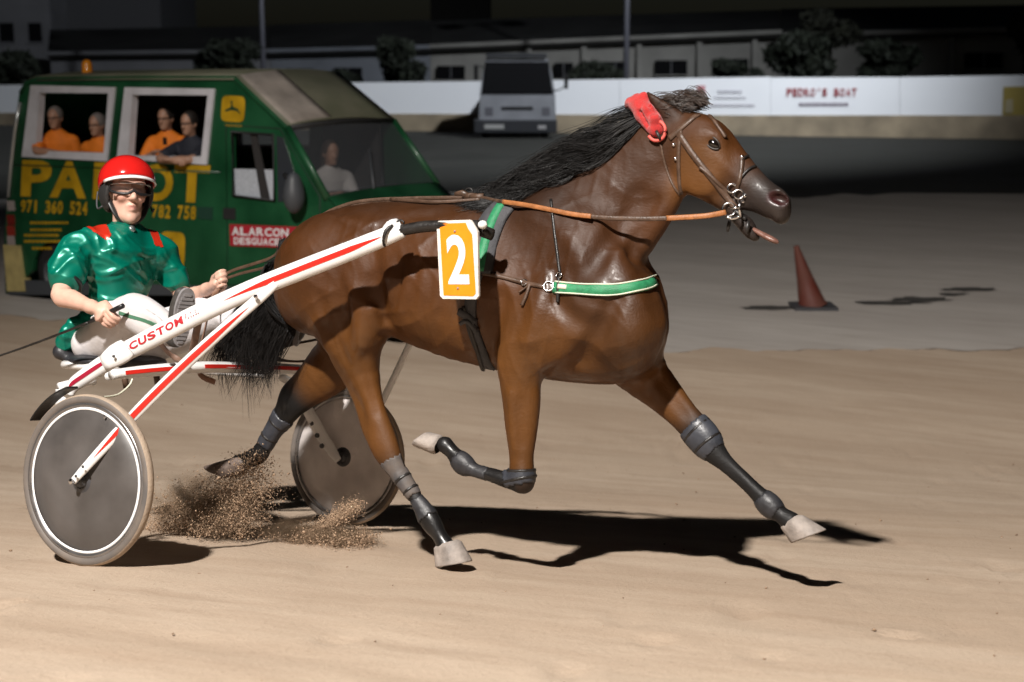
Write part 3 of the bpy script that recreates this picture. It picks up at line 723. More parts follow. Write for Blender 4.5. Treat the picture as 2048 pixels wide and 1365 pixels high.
def forelock_path(i):
    x = rng.uniform(1345, 1418); y = 222-.25*(x-1345)+rng.uniform(-6, 10); L = rng.uniform(35, 80); up = rng.uniform(0, 22)
    y0 = rng.uniform(-.045, .035)
    return [(x, y, y0), (x-L*.3, y-up, y0*1.1), (x-L*.7, y-up*1.15, y0*1.2), (x-L, y-up*.6+rng.uniform(-6, 16), y0*1.2)]
hair("forelock", forelock_path, 80, 9, 6.0, .0012, HORSE, M_hairb, push=.004)
def tail_path(i):
    a = rng.random(); b = np.clip(a+rng.normal(0, .12), 0, 1); c = np.clip(a+rng.normal(0, .15), 0, 1); y = rng.uniform(-.06, .07)
    fly = rng.random() < .12
    p3 = (438+112*c+rng.normal(0, 6), 690+22*c+rng.normal(0, 10)); dr = rng.uniform(-30, 45)+(50 if fly else 0)
    return [(570+rng.uniform(-8, 7), 492+rng.uniform(-10, 14), y*.3), (556+24*b+rng.normal(0, 3), 556, y*.6), (492+96*b+rng.normal(0, 5), 612+34*b, y), p3+(y*1.2,), (p3[0]-rng.uniform(0, 34)+(20 if fly else 0), p3[1]+38+dr*.7, y*1.3), ][:5 if rng.random() < .8 else 4]
hair("tail", tail_path, 120, 24, 5.0, .0018, HORSE, M_hair, push=.004)

# ------------------------------------------------------------------ straps that lie on the skin
M_leather = mat("brown_leather", (.075, .042, .026), .5, noise=.3, nscale=30, bump=.2, bscale=120)
M_tan = mat("tan_leather", (.30, .115, .038), .5, noise=.25, nscale=40, bump=.2, bscale=150)
M_blackl = mat("black_leather", (.015, .013, .012), .42, noise=.3, nscale=30, bump=.2, bscale=100)
M_chrome = mat("chrome", (.75, .75, .77), .14, metal=1.0)
M_green = mat("green_webbing", (.025, .21, .09), .5, noise=.18, nscale=60, bump=.3, bscale=300)
M_pipe = mat("cream_piping", (.62, .62, .50), .5)
M_pad = mat("grey_pad", (.045, .045, .05), .7, noise=.3, nscale=30, bump=.3, bscale=90)
def onskin(pix, off=.002, sub=3):
    q = crom(np.array(pix, float), sub); pts = []; nr = []
    for a in q:
        h = hitP(a[0], a[1])
        if h is None: continue
        pts.append(h); nr.append(HV.grad(h))
    if len(pts) < 3: return None, None
    nr = np.array(nr)
    for _ in range(2): nr[1:-1] = (nr[:-2]+2*nr[1:-1]+nr[2:])/4
    nr /= np.linalg.norm(nr, axis=1, keepdims=True)
    pts = np.array(pts)
    for _ in range(2): pts[1:-1] = (pts[:-2]+2*pts[1:-1]+pts[2:])/4
    s = HV.at(pts); pts = pts+nr*(np.maximum(0, -s)+off)[:, None]
    return pts, nr
def strap(name, pix, wpx, th, m, parent, off=.002, sub=3):
    p, n = onskin(pix, off, sub)
    if p is None: print('strap off the horse:', name); return None
    w = wpx*TF.m(p[len(p)//2])
    v, f = ribbon_geo(p-n*.004, n, w, th+.004, 2)
    o = MB().add(v, f).build(name, m, parent); o.data.polygons.foreach_set("use_smooth", np.ones(len(o.data.polygons), bool)); return o
def ring(name, c, r, tr, ax, m, parent, n=28):
    an = np.linspace(0, 2*math.pi, n, endpoint=False); ax = np.asarray(ax, float); ax /= np.linalg.norm(ax)
    a = np.cross(ax, (0.1, .2, 1)); a /= np.linalg.norm(a); b = np.cross(ax, a)
    return tube(name, [np.asarray(c)+r*(a*math.cos(t)+b*math.sin(t)) for t in an], tr, m, parent, closed=True, sides=8, up=ax)
BR = thing("bridle", TF, P(1440, 420, -.1), "brown leather bridle with chrome bit rings on the horse's head", "bridle")
strap("headpiece", [(1340,278),(1362,258),(1388,238),(1412,222)], 12, .005, M_leather, BR)
strap("throat_lash", [(1362,262),(1358,300),(1358,345),(1362,388)], 8, .004, M_leather, BR)
strap("throat_lash", [(1322,288),(1330,330),(1345,370),(1360,390)], 5, .003, M_leather, BR)
strap("cheek_strap", [(1358,268),(1392,318),(1425,358),(1456,398),(1470,416)], 13, .005, M_leather, BR)
strap("cheek_strap", [(1400,335),(1420,350),(1448,378),(1462,388)], 7, .008, M_leather, BR)
strap("noseband_strap", [(1484,316),(1483,335),(1480,358),(1474,380)], 9, .005, M_leather, BR)
strap("noseband", [(1482,322),(1492,314),(1502,312)], 5, .005, M_blackl, BR)
strap("noseband", [(1482,356),(1494,342),(1506,335),(1518,333)], 5, .005, M_blackl, BR)
strap("face_drop", [(1408,222),(1424,240),(1438,258),(1450,276)], 8, .006, M_leather, BR)
strap("curb_strap", [(1466,414),(1476,428),(1492,440)], 9, .006, M_blackl, BR)
for q, r in (((1463,378),8.5), ((1477,390),9), ((1457,420),13)):
    h = hitP(*q); h = (h if h is not None else P(q[0], q[1], -.05)); c = h+np.array([.006, -.012, 0]); m = TF.m(c)
    ring("bit_ring", c, r*m, .0035, (.35, -1, .1), M_chrome, BR)
c0 = P(1478, 400, -.075); c1 = P(1480, 434, -.075)
tube("bit_shank", [c0, (c0+c1)/2, c1], .005, M_chrome, BR)
tube("bit_shank", [P(1458,418,-.08), P(1480,415,-.078)], .004, M_chrome, BR)
tube("bit_shank", [P(1452,432,-.08), P(1464,438,-.08), P(1480,433,-.078)], .005, M_chrome, BR, sub=3)
for q in ((1483,315), (1490,392), (1486,403), (1348,290), (1352,318)):
    h = hitP(*q)
    if h is not None:
        g = HV.grad(h); v, f = lathe_geo([(.0001,.010),(.005,.0085),(.008,.004),(.008,-.004)], h, g, 14); mesh("rivet", v, f, M_chrome, BR, smooth=True)
for q in ((1460,448), (1498,452)):
    a = P(q[0], q[1]-10, -.05); b = P(q[0]-5, q[1]+16, -.055)
    mesh("strap_end", *tube_geo([a, (a+b)/2, b], [.006,.007,.004], flat=.4, sides=8), M_blackl, BR, smooth=True)

# red ear hood between the ears
EVv = Vol(P(1240,300,.06)-np.array([.05,.2,.05]), P(1345,180,-.02)+np.array([.05,.12,.05]), .004)
EVv.chain(*pc([(1262,206,-.03,11,.03),(1280,212,-.04,20,.045),(1300,236,-.055,23,.045),(1314,258,-.07,19,.035)]), k=.02)
for q in ((1276,198,-.03,11,.02),(1288,196,-.05,12,.02),(1258,210,-.03,8,.014),(1296,218,-.085,12,.02),(1310,238,-.095,12,.02),(1283,232,-.06,13,.02)): EVv.chain(*pc([q]), k=.012)
EVv.chain(*pc([(1290,206,-.11,4,.03),(1305,226,-.12,4,.03)]), k=.01, op='s')
EVv.chain(*pc([(1278,222,-.10,3,.03),(1292,250,-.11,4,.03)]), k=.01, op='s')
ev, ef = EVv.surf(); ev = relax(ev, ef, 2)
M_red = mat("red_knit", (.42, .011, .010), .8, noise=.15, nscale=60, bump=.6, bscale=260, sheen=.3)
EH = thing("ear_hood", TF, P(1310, 285, -.06), "bright red ear hood bunched behind the horse's ear", "ear hood")
mesh("hood", ev, ef, M_red, EH, smooth=True)
an = np.linspace(-1.2, 2.6, 9)
tube("hood_edge", [P(1313+18*math.cos(a), 262+20*math.sin(a), -.095) for a in an], .006, mat("red_binding", (.62,.10,.08), .6), EH, sub=2)
tube("hood_tie", [P(1312,262,-.108), P(1318,272,-.108), P(1321,281,-.10)], .006, M_blackl, EH, flat=.5)

# harness: saddle pad, girth, breast collar
HA = thing("harness", TF, P(960, 740, 0), "green and black racing harness strapped round the horse's chest and girth", "harness")
strap("saddle_pad", [(1010,412),(985,440),(966,490),(955,548)], 62, .010, M_pad, HA, off=.001)
strap("saddle_strap", [(1004,414),(988,440),(970,490),(960,545)], 20, .016, M_green, HA)
strap("girth", [(955,545),(940,610),(945,655),(962,700),(980,735)], 26, .008, M_pad, HA)
strap("girth_strap", [(930,612),(940,650),(958,700),(968,735)], 8, .014, M_blackl, HA)
strap("breast_collar", [(1108,575),(1160,579),(1210,581),(1260,577),(1296,569),(1309,562)], 25, .007, M_green, HA)
for dy in (-10, 10): strap("piping", [(1112,575+dy),(1160,579+dy),(1210,581+dy),(1260,577+dy),(1296,569+dy),(1309,562+dy)], 3, .009, M_pipe, HA, off=.003)
strap("trace", [(960,547),(1000,553),(1050,567),(1090,575)], 9, .006, M_leather, HA)
strap("trace_backing", [(1118,574),(1135,576)], 10, .010, M_pipe, HA, off=.003)
strap("neck_strap", [(1102,400),(1108,450),(1115,505),(1121,556)], 6, .004, M_blackl, HA)
h = hitP(1098, 574); ring("collar_ring", h+HV.grad(h)*.007, 10*TF.m(h), .003, HV.grad(h), M_chrome, HA)
h = hitP(1120, 552); ring("collar_buckle", h+HV.grad(h)*.009, 6*TF.m(h), .003, HV.grad(h), M_chrome, HA)
h = hitP(1050, 567); ring("trace_buckle", h+HV.grad(h)*.009, 6*TF.m(h), .003, HV.grad(h), M_chrome, HA)
strap("loose_end", [(1062,570),(1056,590),(1046,612)], 7, .006, M_leather, HA, off=.006)
strap("loose_end", [(1120,556),(1118,582),(1117,606)], 6, .006, M_blackl, HA, off=.006)
strap("loose_end", [(1062,571),(1050,580),(1040,586)], 3, .004, M_leather, HA, off=.008)
# girth tangle
strap("girth_knot", [(922,622),(938,632),(952,645)], 16, .02, M_pad, HA)
strap("girth_knot", [(925,645),(940,638),(956,660)], 9, .026, M_pad, HA)
# shaft loop (tug) on the saddle
tube("shaft_tug", [P(945,452,-.36), P(965,462,-.37), P(985,470,-.34)], .022, M_blackl, HA, flat=.7, sub=3, sides=10)

# boots: shells lifted off the leg's own skin
hn = HV.grad(hv)
def boot(name, pix, y, t0, t1, th, m, label, cat, group, flare=0.0):
    e, t = segd(hv, pix, y); L = t.max()
    wob = .010*np.sin(np.arctan2(hv[:, 1]-y, hv[:, 0]-hv[:, 2])*2+t0*40)+.004*np.sin(np.arctan2(hv[:, 1]-y, hv[:, 2])*5)
    ok = (t > t0+wob) & (t < t1+wob*.8) & (e < .075)
    f = hf[ok[hf].all(1)]; u, inv = np.unique(f, return_inverse=True); f = inv.reshape(f.shape)
    w = sstep(t0-.001, t0+.02, t[u])*sstep(t1+.001, t1-.02, t[u])
    v = hv[u]+hn[u]*(th*(.45+.55*w))[:, None]
    b = v.mean(0); b[2] = v[:, 2].min()
    o = mesh(name, v, f, m, None, frame=TF, base=b, smooth=True)
    s = o.modifiers.new("solid", 'SOLIDIFY'); s.thickness = th*1.6; s.offset = -1
    pl_ = np.array([P(a_, b_, y) for a_, b_ in pix]); sl_ = np.concatenate([[0], np.cumsum(np.linalg.norm(np.diff(pl_, axis=0), axis=1))])
    for fr in ((.28, .72) if th > .0046 else ()):
        tt = t0+(t1-t0)*fr; c_ = np.array([np.interp(tt, sl_, pl_[:, k]) for k in range(3)]); k_ = min(max(np.searchsorted(sl_, tt)-1, 0), len(pl_)-2); d_ = pl_[k_+1]-pl_[k_]; d_ /= np.linalg.norm(d_)
        a_ = np.array([0, 1., 0]); b_ = np.cross(d_, a_); rp = []
        for an_ in np.linspace(0, 6.283, 17)[:-1]:
            u_ = a_*math.cos(an_)+b_*math.sin(an_); s_ = 0.0
            while s_ < .08 and HV.at(c_+u_*s_) < 0: s_ += .002
            rp.append(c_+u_*(s_+th*.75))
        tube("boot_strap", rp, .006, M_blackl, o, closed=True, flat=.4, up=tuple(d_), sides=6)
    return tag(o, label, cat, group)
M_boot = mat("grey_boot", (.034, .037, .046), .42, noise=.2, nscale=20, bump=.15, bscale=60)
M_bootd = mat("dark_boot", (.022, .022, .025), .5, noise=.3, nscale=25, bump=.2, bscale=60)
M_bootw = mat("sanded_boot", (.055, .053, .056), .65, noise=.6, nscale=16, col2=(.16,.12,.09), bump=.2)
GB = "protective boots on the horse's legs"
nf = [(1043,912),(1044,946),(1050,978)]; boot("leg_boot", nf, -.15, .035, .100, .006, M_boot, "grey boot round the bent knee of the near foreleg", "boot", GB)
nf2 = [(945,939),(925,927),(905,905),(890,890)]; boot("leg_boot", nf2, -.15, .0, .085, .0035, M_bootd, "dark boot on the lifted fetlock of the near foreleg", "boot", GB)
ff = [(1370,835),(1404,873),(1424,899),(1450,926)]; boot("leg_boot", ff, .15, .03, .165, .0065, M_boot, "grey boot over the knee of the outstretched far foreleg", "boot", GB)
ff2 = [(1516,988),(1539,1010),(1562,1030),(1580,1043)]; boot("leg_boot", ff2, .15, .01, .10, .0035, M_bootd, "black boot on the fetlock of the outstretched foreleg", "boot", GB)
nh = [(797,945),(836,1003),(861,1043),(880,1074)]; boot("leg_boot", nh, -.125, .0, .12, .005, M_bootw, "sandy grey shin boot on the near hind leg", "boot", GB)
boot("leg_boot", nh, -.125, .135, .225, .0045, M_bootd, "dark fetlock boot above the near hind hoof", "boot", GB)
fh = [(586,806),(568,832),(548,860),(530,890),(519,908)]; boot("leg_boot", fh, .14, .07, .24, .006, M_boot, "grey shin boot on the far hind leg thrown back", "boot", GB)

# number plate
PLY = -.435
NP = thing("number_plate", TF, P(915, 600, PLY), "orange number 2 plate with white border hanging from the shaft", "number plate")
MB().prism([P(a, b, PLY) for a, b in ((873,446),(878,442),(940,440),(946,446),(955,464),(957,592),(952,599),(886,598),(880,592))], (0, .012, 0)).build("plate", mat("plate_white", (.68,.62,.56), .5, noise=.2, nscale=40), NP)
MB().prism([P(a, b, PLY-.002) for a, b in ((879,448),(931,446),(936,458),(944,470),(951,582),(951,588),(946,593),(887,591))], (0, .0018, 0)).build("orange_field", mat("plate_orange", (.86,.235,.004), .45, noise=.06, nscale=15), NP)
q00 = P(897, 569, PLY-.0035); q10 = P(939, 569, PLY-.0035); q01 = P(891, 470, PLY-.0035)
v, f = fit_text("2", q00, q10, q01, .035); mesh("numeral", v, f, mat("plate_numeral", (.72,.70,.70), .5), NP)
for q in ((910,463),(916,577)):
    c = P(*q, PLY-.002); v, f = lathe_geo([(.0001,.005),(.004,.004),(.005,.0)], c, (0,-1,0), 10); mesh("bolt", v, f, mat("bolt", (.35,.3,.25), .4, metal=.6), NP)
# reins
RE = thing("reins", TF, P(560, 560, .05), "brown leather reins running from the bit back to the driver's hands", "reins")
def rein(name, rows, r, m, fl=.3, push=True):
    p = crom(np.array([P(*q) for q in rows]), 6)
    if push: p = pushout(p, HV, .009)
    return tube(name, p, r, m, RE, sides=8, flat=fl, up=(0,0,1))
rein("near_rein", [(1452,425,-.10),(1420,431,-.13),(1390,434,-.14),(1332,437,-.15)], .0095, M_tan)
rein("near_rein", [(1334,437,-.15),(1280,438,-.16),(1210,436,-.17),(1165,432,-.17)], .0085, M_leather)
rein("near_rein", [(1182,433,-.19),(1140,428,-.19),(1060,412,-.17),(1005,404,-.13)], .009, M_tan)
rein("near_rein", [(1008,404,-.13),(950,397,-.06),(880,396,-.05),(800,398,-.04),(730,404,-.04),(660,424,-.02),(600,462,0),(560,497,0),(540,517,.05),(470,540,.12),(446,552,.145)], .0075, M_leather)
rein("far_rein", [(1008,400,.10),(950,398,.04),(880,399,.03),(800,407,.02),(720,412,.02),(650,432,.02),(600,466,.02),(560,505,.03),(545,530,.06),(480,548,.12),(446,560,.145)], .0065, M_leather)
rein("rein_loop", [(960,402,-.09),(900,412,-.10),(850,412,-.1),(780,405,-.06)], .007, M_leather)
rein("rein_tail", [(440,575,.13),(424,600,.10),(410,660,0),(395,740,-.1),(430,765,-.1)], .012, mat("tan_strap", (.20,.10,.06), .6), .25, False)
tube("terret", [P(938+8*math.cos(a), 386+9*math.sin(a), -.03) for a in np.linspace(0, 6.28, 14)[:-1]], .004, M_blackl, RE, closed=True)
for q in ((925,392,-.04),(940,398,-.05),(955,402,-.06)):
    p = [P(q[0]-14, q[1]-2, q[2]), P(q[0], q[1]-6, q[2]-.01), P(q[0]+14, q[1]+3, q[2])]
    tube("rein_keeper", pushout(np.array(p), HV, .012), .012, M_leather, RE, flat=.6)
# ------------------------------------------------------------------ sulky
SU = thing("sulky", TF, (0, 0, 0), "white racing sulky with red stripes and solid disc wheels behind the horse", "sulky")
M_white = mat("white_paint", (.74, .73, .72), .28, noise=.06, nscale=9, coat=.3)
M_stripe = mat("red_stripe", (.52, .02, .012), .3)
M_tyre = mat("sandy_tyre", (.38, .29, .21), .8, noise=.5, nscale=14, col2=(.22,.18,.15), bump=.3, bscale=80)
M_side = mat("tyre_sidewall", (.10,.092,.088), .6, noise=.45, nscale=10, col2=(.24,.185,.14))
M_rim = mat("alloy_rim", (.30, .29, .29), .3, metal=.85, noise=.15, nscale=12)
M_ringw = mat("white_ring", (.80, .80, .80), .3)
M_disc = mat("dark_disc", (.082, .074, .070), .40, noise=.30, nscale=5, bump=.03, bscale=8)
M_discin = mat("pale_disc", (.66, .61, .59), .22, noise=.2, nscale=6)
M_hub = mat("hub_black", (.05, .05, .055), .4)
WR = .32
def wheel(y, out):
    c = np.array([-.030 if out < 0 else -.012, y, WR]); ax = np.array([0, out, 0])            # out: -1 near side, +1 far side
    w = mesh("wheel", *lathe_geo([(.030,-.035),(.030,-.020),(.285,-.004),(.288,.004),(.030,.020),(.030,.035)], c, ax, 64), [M_disc], SU, smooth=True)
    # two covers: dark outside, pale inside
    mesh("outer_cover", *lathe_geo([(.028,.030),(.060,.0275),(.16,.018),(.272,.010),(.274,.006)], c, ax, 72), M_disc, w, smooth=True)
    mesh("inner_cover", *lathe_geo([(.028,-.030),(.060,-.0275),(.16,-.018),(.272,-.010),(.274,-.006)], c, ax, 72), M_discin, w, smooth=True)
    mesh("white_band", *lathe_geo([(.262,.0125),(.264,.0145),(.270,.0145),(.272,.0115)], c, ax, 72), M_ringw, w, smooth=True)
    mesh("rim", *lathe_geo([(.272,.0125),(.278,.0165),(.287,.0165),(.290,.010),(.290,-.010),(.287,-.0165),(.278,-.0165),(.270,-.0125)], c, ax, 72), M_rim, w, smooth=True)
    ty = lambda a0, a1, n: lathe_geo([(.302+.018*math.cos(a)*(1.15 if math.cos(a) < 0 else 1), .0205*math.sin(a)) for a in np.linspace(a0, a1, n)], c, ax, 96)
    t_ = mesh("tyre", *ty(-2.6, -.95, 9), M_side, w, smooth=True); mesh("tyre", *ty(.95, 2.6, 9), M_side, w, smooth=True)
    mesh("tread", *ty(-.95, .95, 11), M_tyre, w, smooth=True)
    mesh("hub", *lathe_geo([(.0001,.052),(.020,.052),(.024,.046),(.026,.032),(.045,.0295),(.048,.026)], c, ax, 32), M_hub, w, smooth=True)
    mesh("hub", *lathe_geo([(.0001,-.052),(.020,-.052),(.024,-.046),(.026,-.032),(.045,-.0295),(.048,-.026)], c, ax, 32), M_hub, w, smooth=True)
    mesh("valve", *tube_geo([c+ax*.018+np.array([.10,0,.235]), c+ax*.024+np.array([.104,0,.243])], .004), M_chrome, w)
    return w
WY = .812
wheel(-WY-.02, -1); wheel(WY, 1)
# near shaft, from the wheel arch to its tip (pixels give the line, the sulky's width the distance)
def mir(p): return np.array(p)*np.array([1, -1, 1])
sh = [(140,790,-.745),(146,772,-.745),(172,752,-.735),(225,718,-.705),(300,678,-.66),(400,627,-.60),(500,581,-.545),(600,541,-.495),(700,502,-.455),(770,474,-.435),(805,459,-.425)]
shp = np.array([P(*q) for q in sh]); shr = np.array([11,15,17,19,20.5,20.5,20,20.5,20,19,17])*np.array([TF.m(p) for p in shp])
for s in (1, -1):
    pts = shp if s > 0 else np.array([mir(p) for p in shp])
    o = tube("shaft", pts, shr, M_white, SU, sides=14, flat=.62, sub=4)
    if s > 0: NEAR_SHAFT = o
    tipa = P(800,462,-.425); tipb = P(880,452,-.42); tipc = P(958,450,-.41)
    tp = [tipa, (tipa+tipb)/2+np.array([0,0,.004]), tipb, tipc]; tp = tp if s > 0 else [mir(q) for q in tp]
    tube("shaft_sleeve", tp, [.020,.021,.020,.017], M_blackl, SU, sides=12, sub=3)
    e = P(966, 450, -.412); e = e if s > 0 else mir(e)
    mesh("shaft_knob", *lathe_geo([(.0001,.016),(.009,.013),(.0145,.006),(.0155,0),(.0145,-.008),(.011,-.014)], e, (1,0,0), 18), mat("knob_white", (.7,.7,.68), .3), SU, smooth=True)
# rubber strap and eyelet near the shaft tip
for s in (1, -1):
    f_ = (lambda q: q) if s > 0 else mir
    tube("rubber_band", [f_(P(*q)) for q in ((786,452,-.445),(772,462,-.465),(766,482,-.462),(770,492,-.44))], .007, M_blackl, SU, sub=3, flat=.6)
    tube("shaft_horn", [f_(P(*q)) for q in ((760,470,-.43),(780,452,-.428),(794,449,-.428))], [.006,.019,.021], M_white, SU, sub=3, sides=12)
    tube("tie_eye", [f_(P(801+7*math.cos(a), 447+6*math.sin(a), -.43)) for a in np.linspace(0, 6.28, 12)[:-1]], .004, M_blackl, SU, closed=True)
# bracket plates where shaft and seat arm join
for s in (1, -1):
    f_ = (lambda q: q) if s > 0 else mir
    tube("shaft_bracket", [f_(P(*q)) for q in ((206,727,-.735),(228,713,-.725),(250,701,-.715),(257,696,-.71))], [.030,.044,.044,.034], M_white, SU, sides=12, flat=.36, sub=2)
    for q in ((228,713,-.748),): mesh("bolt", *lathe_geo([(.0001,.006),(.005,.005),(.006,0)], f_(P(*q)), (0,-s,0), 10), M_hub, SU)
# outer fork: from the shaft down to the hub outside the wheel
for s in (1, -1):
    f_ = (lambda q: q) if s > 0 else mir
    k0 = P(552, 568, -.54); k1 = np.array([-.030, -.905, .318]); bow = np.array([0, -.028, .012])
    fraw = np.array([k0+(k1-k0)*t+bow*math.sin(math.pi*min(1, t*1.0)) for t in (0, .06, .2, .4, .6, .8, .93, 1.0)])
    fp = [f_(q) for q in fraw]
    rr = [.014,.020,.021,.022,.022,.020,.017,.013]
    tube("wheel_fork", fp, rr, M_white, SU, sides=12, flat=.45, sub=4)
    mesh("axle_nut", *lathe_geo([(.0001,.012),(.010,.011),(.012,.004),(.013,-.06)], np.array([-.03, -s*.905, WR]), (0,-s,0), 14), M_chrome, SU)
    for q in ((152,953,-.915),(166,934,-.912)):
        mesh("fork_slot", *lathe_geo([(.0001,.004),(.005,.003),(.006,0)], f_(P(*q)), (0,-s,0), 10), M_hub, SU)
    mesh("bolt", *lathe_geo([(.0001,.008),(.007,.006),(.009,0)], f_(P(512,594,-.60)), (0,-s,0), 12), M_chrome, SU)
    # inner arm down to the hub inside the wheel
    ia = np.array([(-.27,-.735,.65),(-.26,-.735,.57),(-.17,-.735,.46),(-.06,-.74,.36),(-.015,-.745,.32)])*np.array([1, s, 1])
    if s < 0: ia = np.array([(-.20,.68,.62),(-.13,.70,.50),(-.09,.72,.42),(-.045,.74,.35),(-.010,.745,.305)])
    tube("inner_arm", ia, [.026,.028,.028,.026,.018], M_white, SU, sides=12, flat=.55, sub=4)
    if s < 0:
        for q in ((-.125,.708,.475),(-.10,.716,.42),(-.075,.72,.372)): mesh("arm_slot", *lathe_geo([(.0001,.004),(.011,.003),(.012,-.004)], np.array(q)+np.array([0,-.018,0]), (0,-1,0), 12), M_hub, SU)
# mudguards
for s in (1, -1):
    an = np.linspace(1.85, 2.50, 8)
    p = [np.array([-.025+.352*math.cos(a), -s*(WY+.01), WR+.352*math.sin(a)]) for a in an]; nn = [np.array([math.cos(a), 0, math.sin(a)]) for a in an]
    MB().add(*ribbon_geo(np.array(p), np.array(nn), .062, .008, 2)).build("mudguard", M_blackl, SU)
# stripes: thin plates on the near face of shaft and fork, both sides
def edge_stripe(name, path, radii, flat, t0, t1, w, m, s, up=(0,0,1), taper=True, lift=.0015, shift=.0):
    q = crom(np.column_stack([path, radii]), 10); n = len(q); i0, i1 = int(t0*(n-1)), int(t1*(n-1)); q = q[i0:i1+1]
    p = q[:, :3]; t = np.gradient(p, axis=0); t /= np.linalg.norm(t, axis=1, keepdims=True)
    sd = np.cross(t, up); sd /= np.linalg.norm(sd, axis=1, keepdims=True); sd *= np.sign(-sd[:, 1:2]); uu = np.cross(sd, t); uu *= np.sign(uu[:, 2:3])
    k = np.linspace(0, 1, len(p)); ww = w*(np.minimum(1, np.minimum(k, 1-k)*4) if taper else np.ones(len(p)))
    v = []; f = []
    for i in range(len(p)):
        r = q[i, 3]
        for h in np.linspace(-.5, .5, 4)*ww[i]+shift*r:
            a = math.asin(max(-.95, min(.95, h/r))); v.append(p[i]+uu[i]*h+sd[i]*(r*flat*math.cos(a)+lift))
    for i in range(len(p)-1):
        for c in range(3): f.append((i*4+c, i*4+c+1, i*4+5+c, i*4+4+c))
    v = np.array(v)
    if s < 0: v = v*np.array([1, -1, 1])
    return MB().add(v, f).build(name, m, SU)
fkp = fraw; fkr = np.array(rr)
for s in (1, -1):
    edge_stripe("stripe", shp, shr, .62, .555, .90, .020, M_stripe, s)
    edge_stripe("stripe", shp, shr, .62, .06, .33, .016, mat("dark_red_stripe", (.30,.008,.03), .3), s)
    edge_stripe("stripe", fkp, fkr, .45, .22, .80, .020, M_stripe, s)
# lettering along the near shaft
_sq = crom(np.column_stack([shp, shr]), 40); _t = np.gradient(_sq[:, :3], axis=0); _t /= np.linalg.norm(_t, axis=1, keepdims=True)
_sd = np.cross(_t, (0, 0, 1)); _sd /= np.linalg.norm(_sd, axis=1, keepdims=True); _sd *= np.sign(-_sd[:, 1:2]); _su = np.cross(_sd, _t); _su *= np.sign(_su[:, 2:3])
_sx = np.array([CX+FPX*((TF.w(q)-CAM)@RV)/TF.depth(q) for q in _sq[:, :3]])
def on_shaft(x0, x1, txt, hpx, m, b, dy=0):
    """letters wrapped on the shaft's own rounded face"""
    xs_ = np.linspace(x0, x1, len(txt)+1)
    for i, ch in enumerate(txt):
        v, f = text_geo(ch, 1.0, 1.0, b); lo, hi = v.min(0), v.max(0); u = (v-lo)/np.maximum(hi-lo, 1e-6); out_ = []
        w0 = xs_[i]+1.0; ww = xs_[i+1]-xs_[i]-2.0; hh = hpx
        if ch == ".": ww, hh = 2.0, 3.0
        for a, bb, _ in u:
            H = (bb*hh-hpx/2+dy)*TF.m(shp[4]); px = w0+ww*a+(bb*hh-hpx/2)*.15
            k = np.interp(px, _sx, np.arange(len(_sx))); k0 = int(k); k1 = min(k0+1, len(_sx)-1); e = k-k0; g = lambda A: A[k0]*(1-e)+A[k1]*e
            r = g(_sq)[3]; an_ = math.asin(max(-.9, min(.9, H/r))); out_.append(g(_sq)[:3]+g(_su)*H+g(_sd)*(r*.62*math.cos(an_)+.0018))
        mesh("letter", np.array(out_), f, m, SU)
M_let = mat("letter_red", (.42, .012, .02), .4)
on_shaft(264, 372, "CUSTOM", 15, M_let, .035, 2)
on_shaft(376, 405, "F.C.S.", 11, mat("letter_thin", (.30,.05,.08), .4), .0, 3)
# cross arch under the seat, seat and footrests
ca = np.array([P(222,750,-.60), P(300,742,-.45), P(400,735,-.22), P(480,736,.05), P(560,738,.32), P(645,742,.60)])
tube("cross_arch", ca, [.020,.024,.024,.024,.024,.020], M_white, SU, sides=12, sub=4, flat=1.6, up=(0,0,1))
p, n = crom(ca, 6), None
for i0, i1 in ((2, 10), (12, 28)):
    q = p[i0:i1]; MB().add(*ribbon_geo(q+np.array([.036,-.012,.004]), np.tile((.85,-.5,.15), (len(q),1)), .017, .003, 0)).build("stripe", M_stripe, SU)
for s in (1, -1):
    tube("seat_rail", [np.array(q)*np.array([1,s,1]) for q in ((-.23,-.52,.70),(-.36,-.34,.71),(-.52,-.22,.725),(-.80,-.20,.735))], .018, M_white, SU, sub=4)
    tube("arch_stay", [np.array(q)*np.array([1,s,1]) for q in ((-.23,-.60,.685),(-.26,-.68,.67),(-.28,-.735,.655))], .020, M_white, SU, sub=3)
SV = Vol((-.95,-.30,.66), (-.42,.30,.86), .008)
SV.ell((-.68,0,.752), (.20,.23,.045), k=0); SV.chain([(-.86,-.16,.79),(-.885,0,.80),(-.86,.16,.79)], .035, .035, k=.05)
v, f = SV.surf(); M_seat = mat("seat_vinyl", (.02,.02,.024), .45, noise=.2, nscale=20, bump=.2)
mesh("seat", v, f, M_seat, SU, smooth=True)
tube("seat_post", [(-.55,-.10,.72),(-.53,-.10,.64)], .014, M_leather, SU); tube("seat_post", [(-.55,.10,.72),(-.53,.10,.64)], .014, M_leather, SU)
tube("brake_cord", [P(*q) for q in ((205,795,-.6),(235,790,-.5),(258,772,-.42),(265,758,-.40))], .004, M_pipe, SU, sub=4)
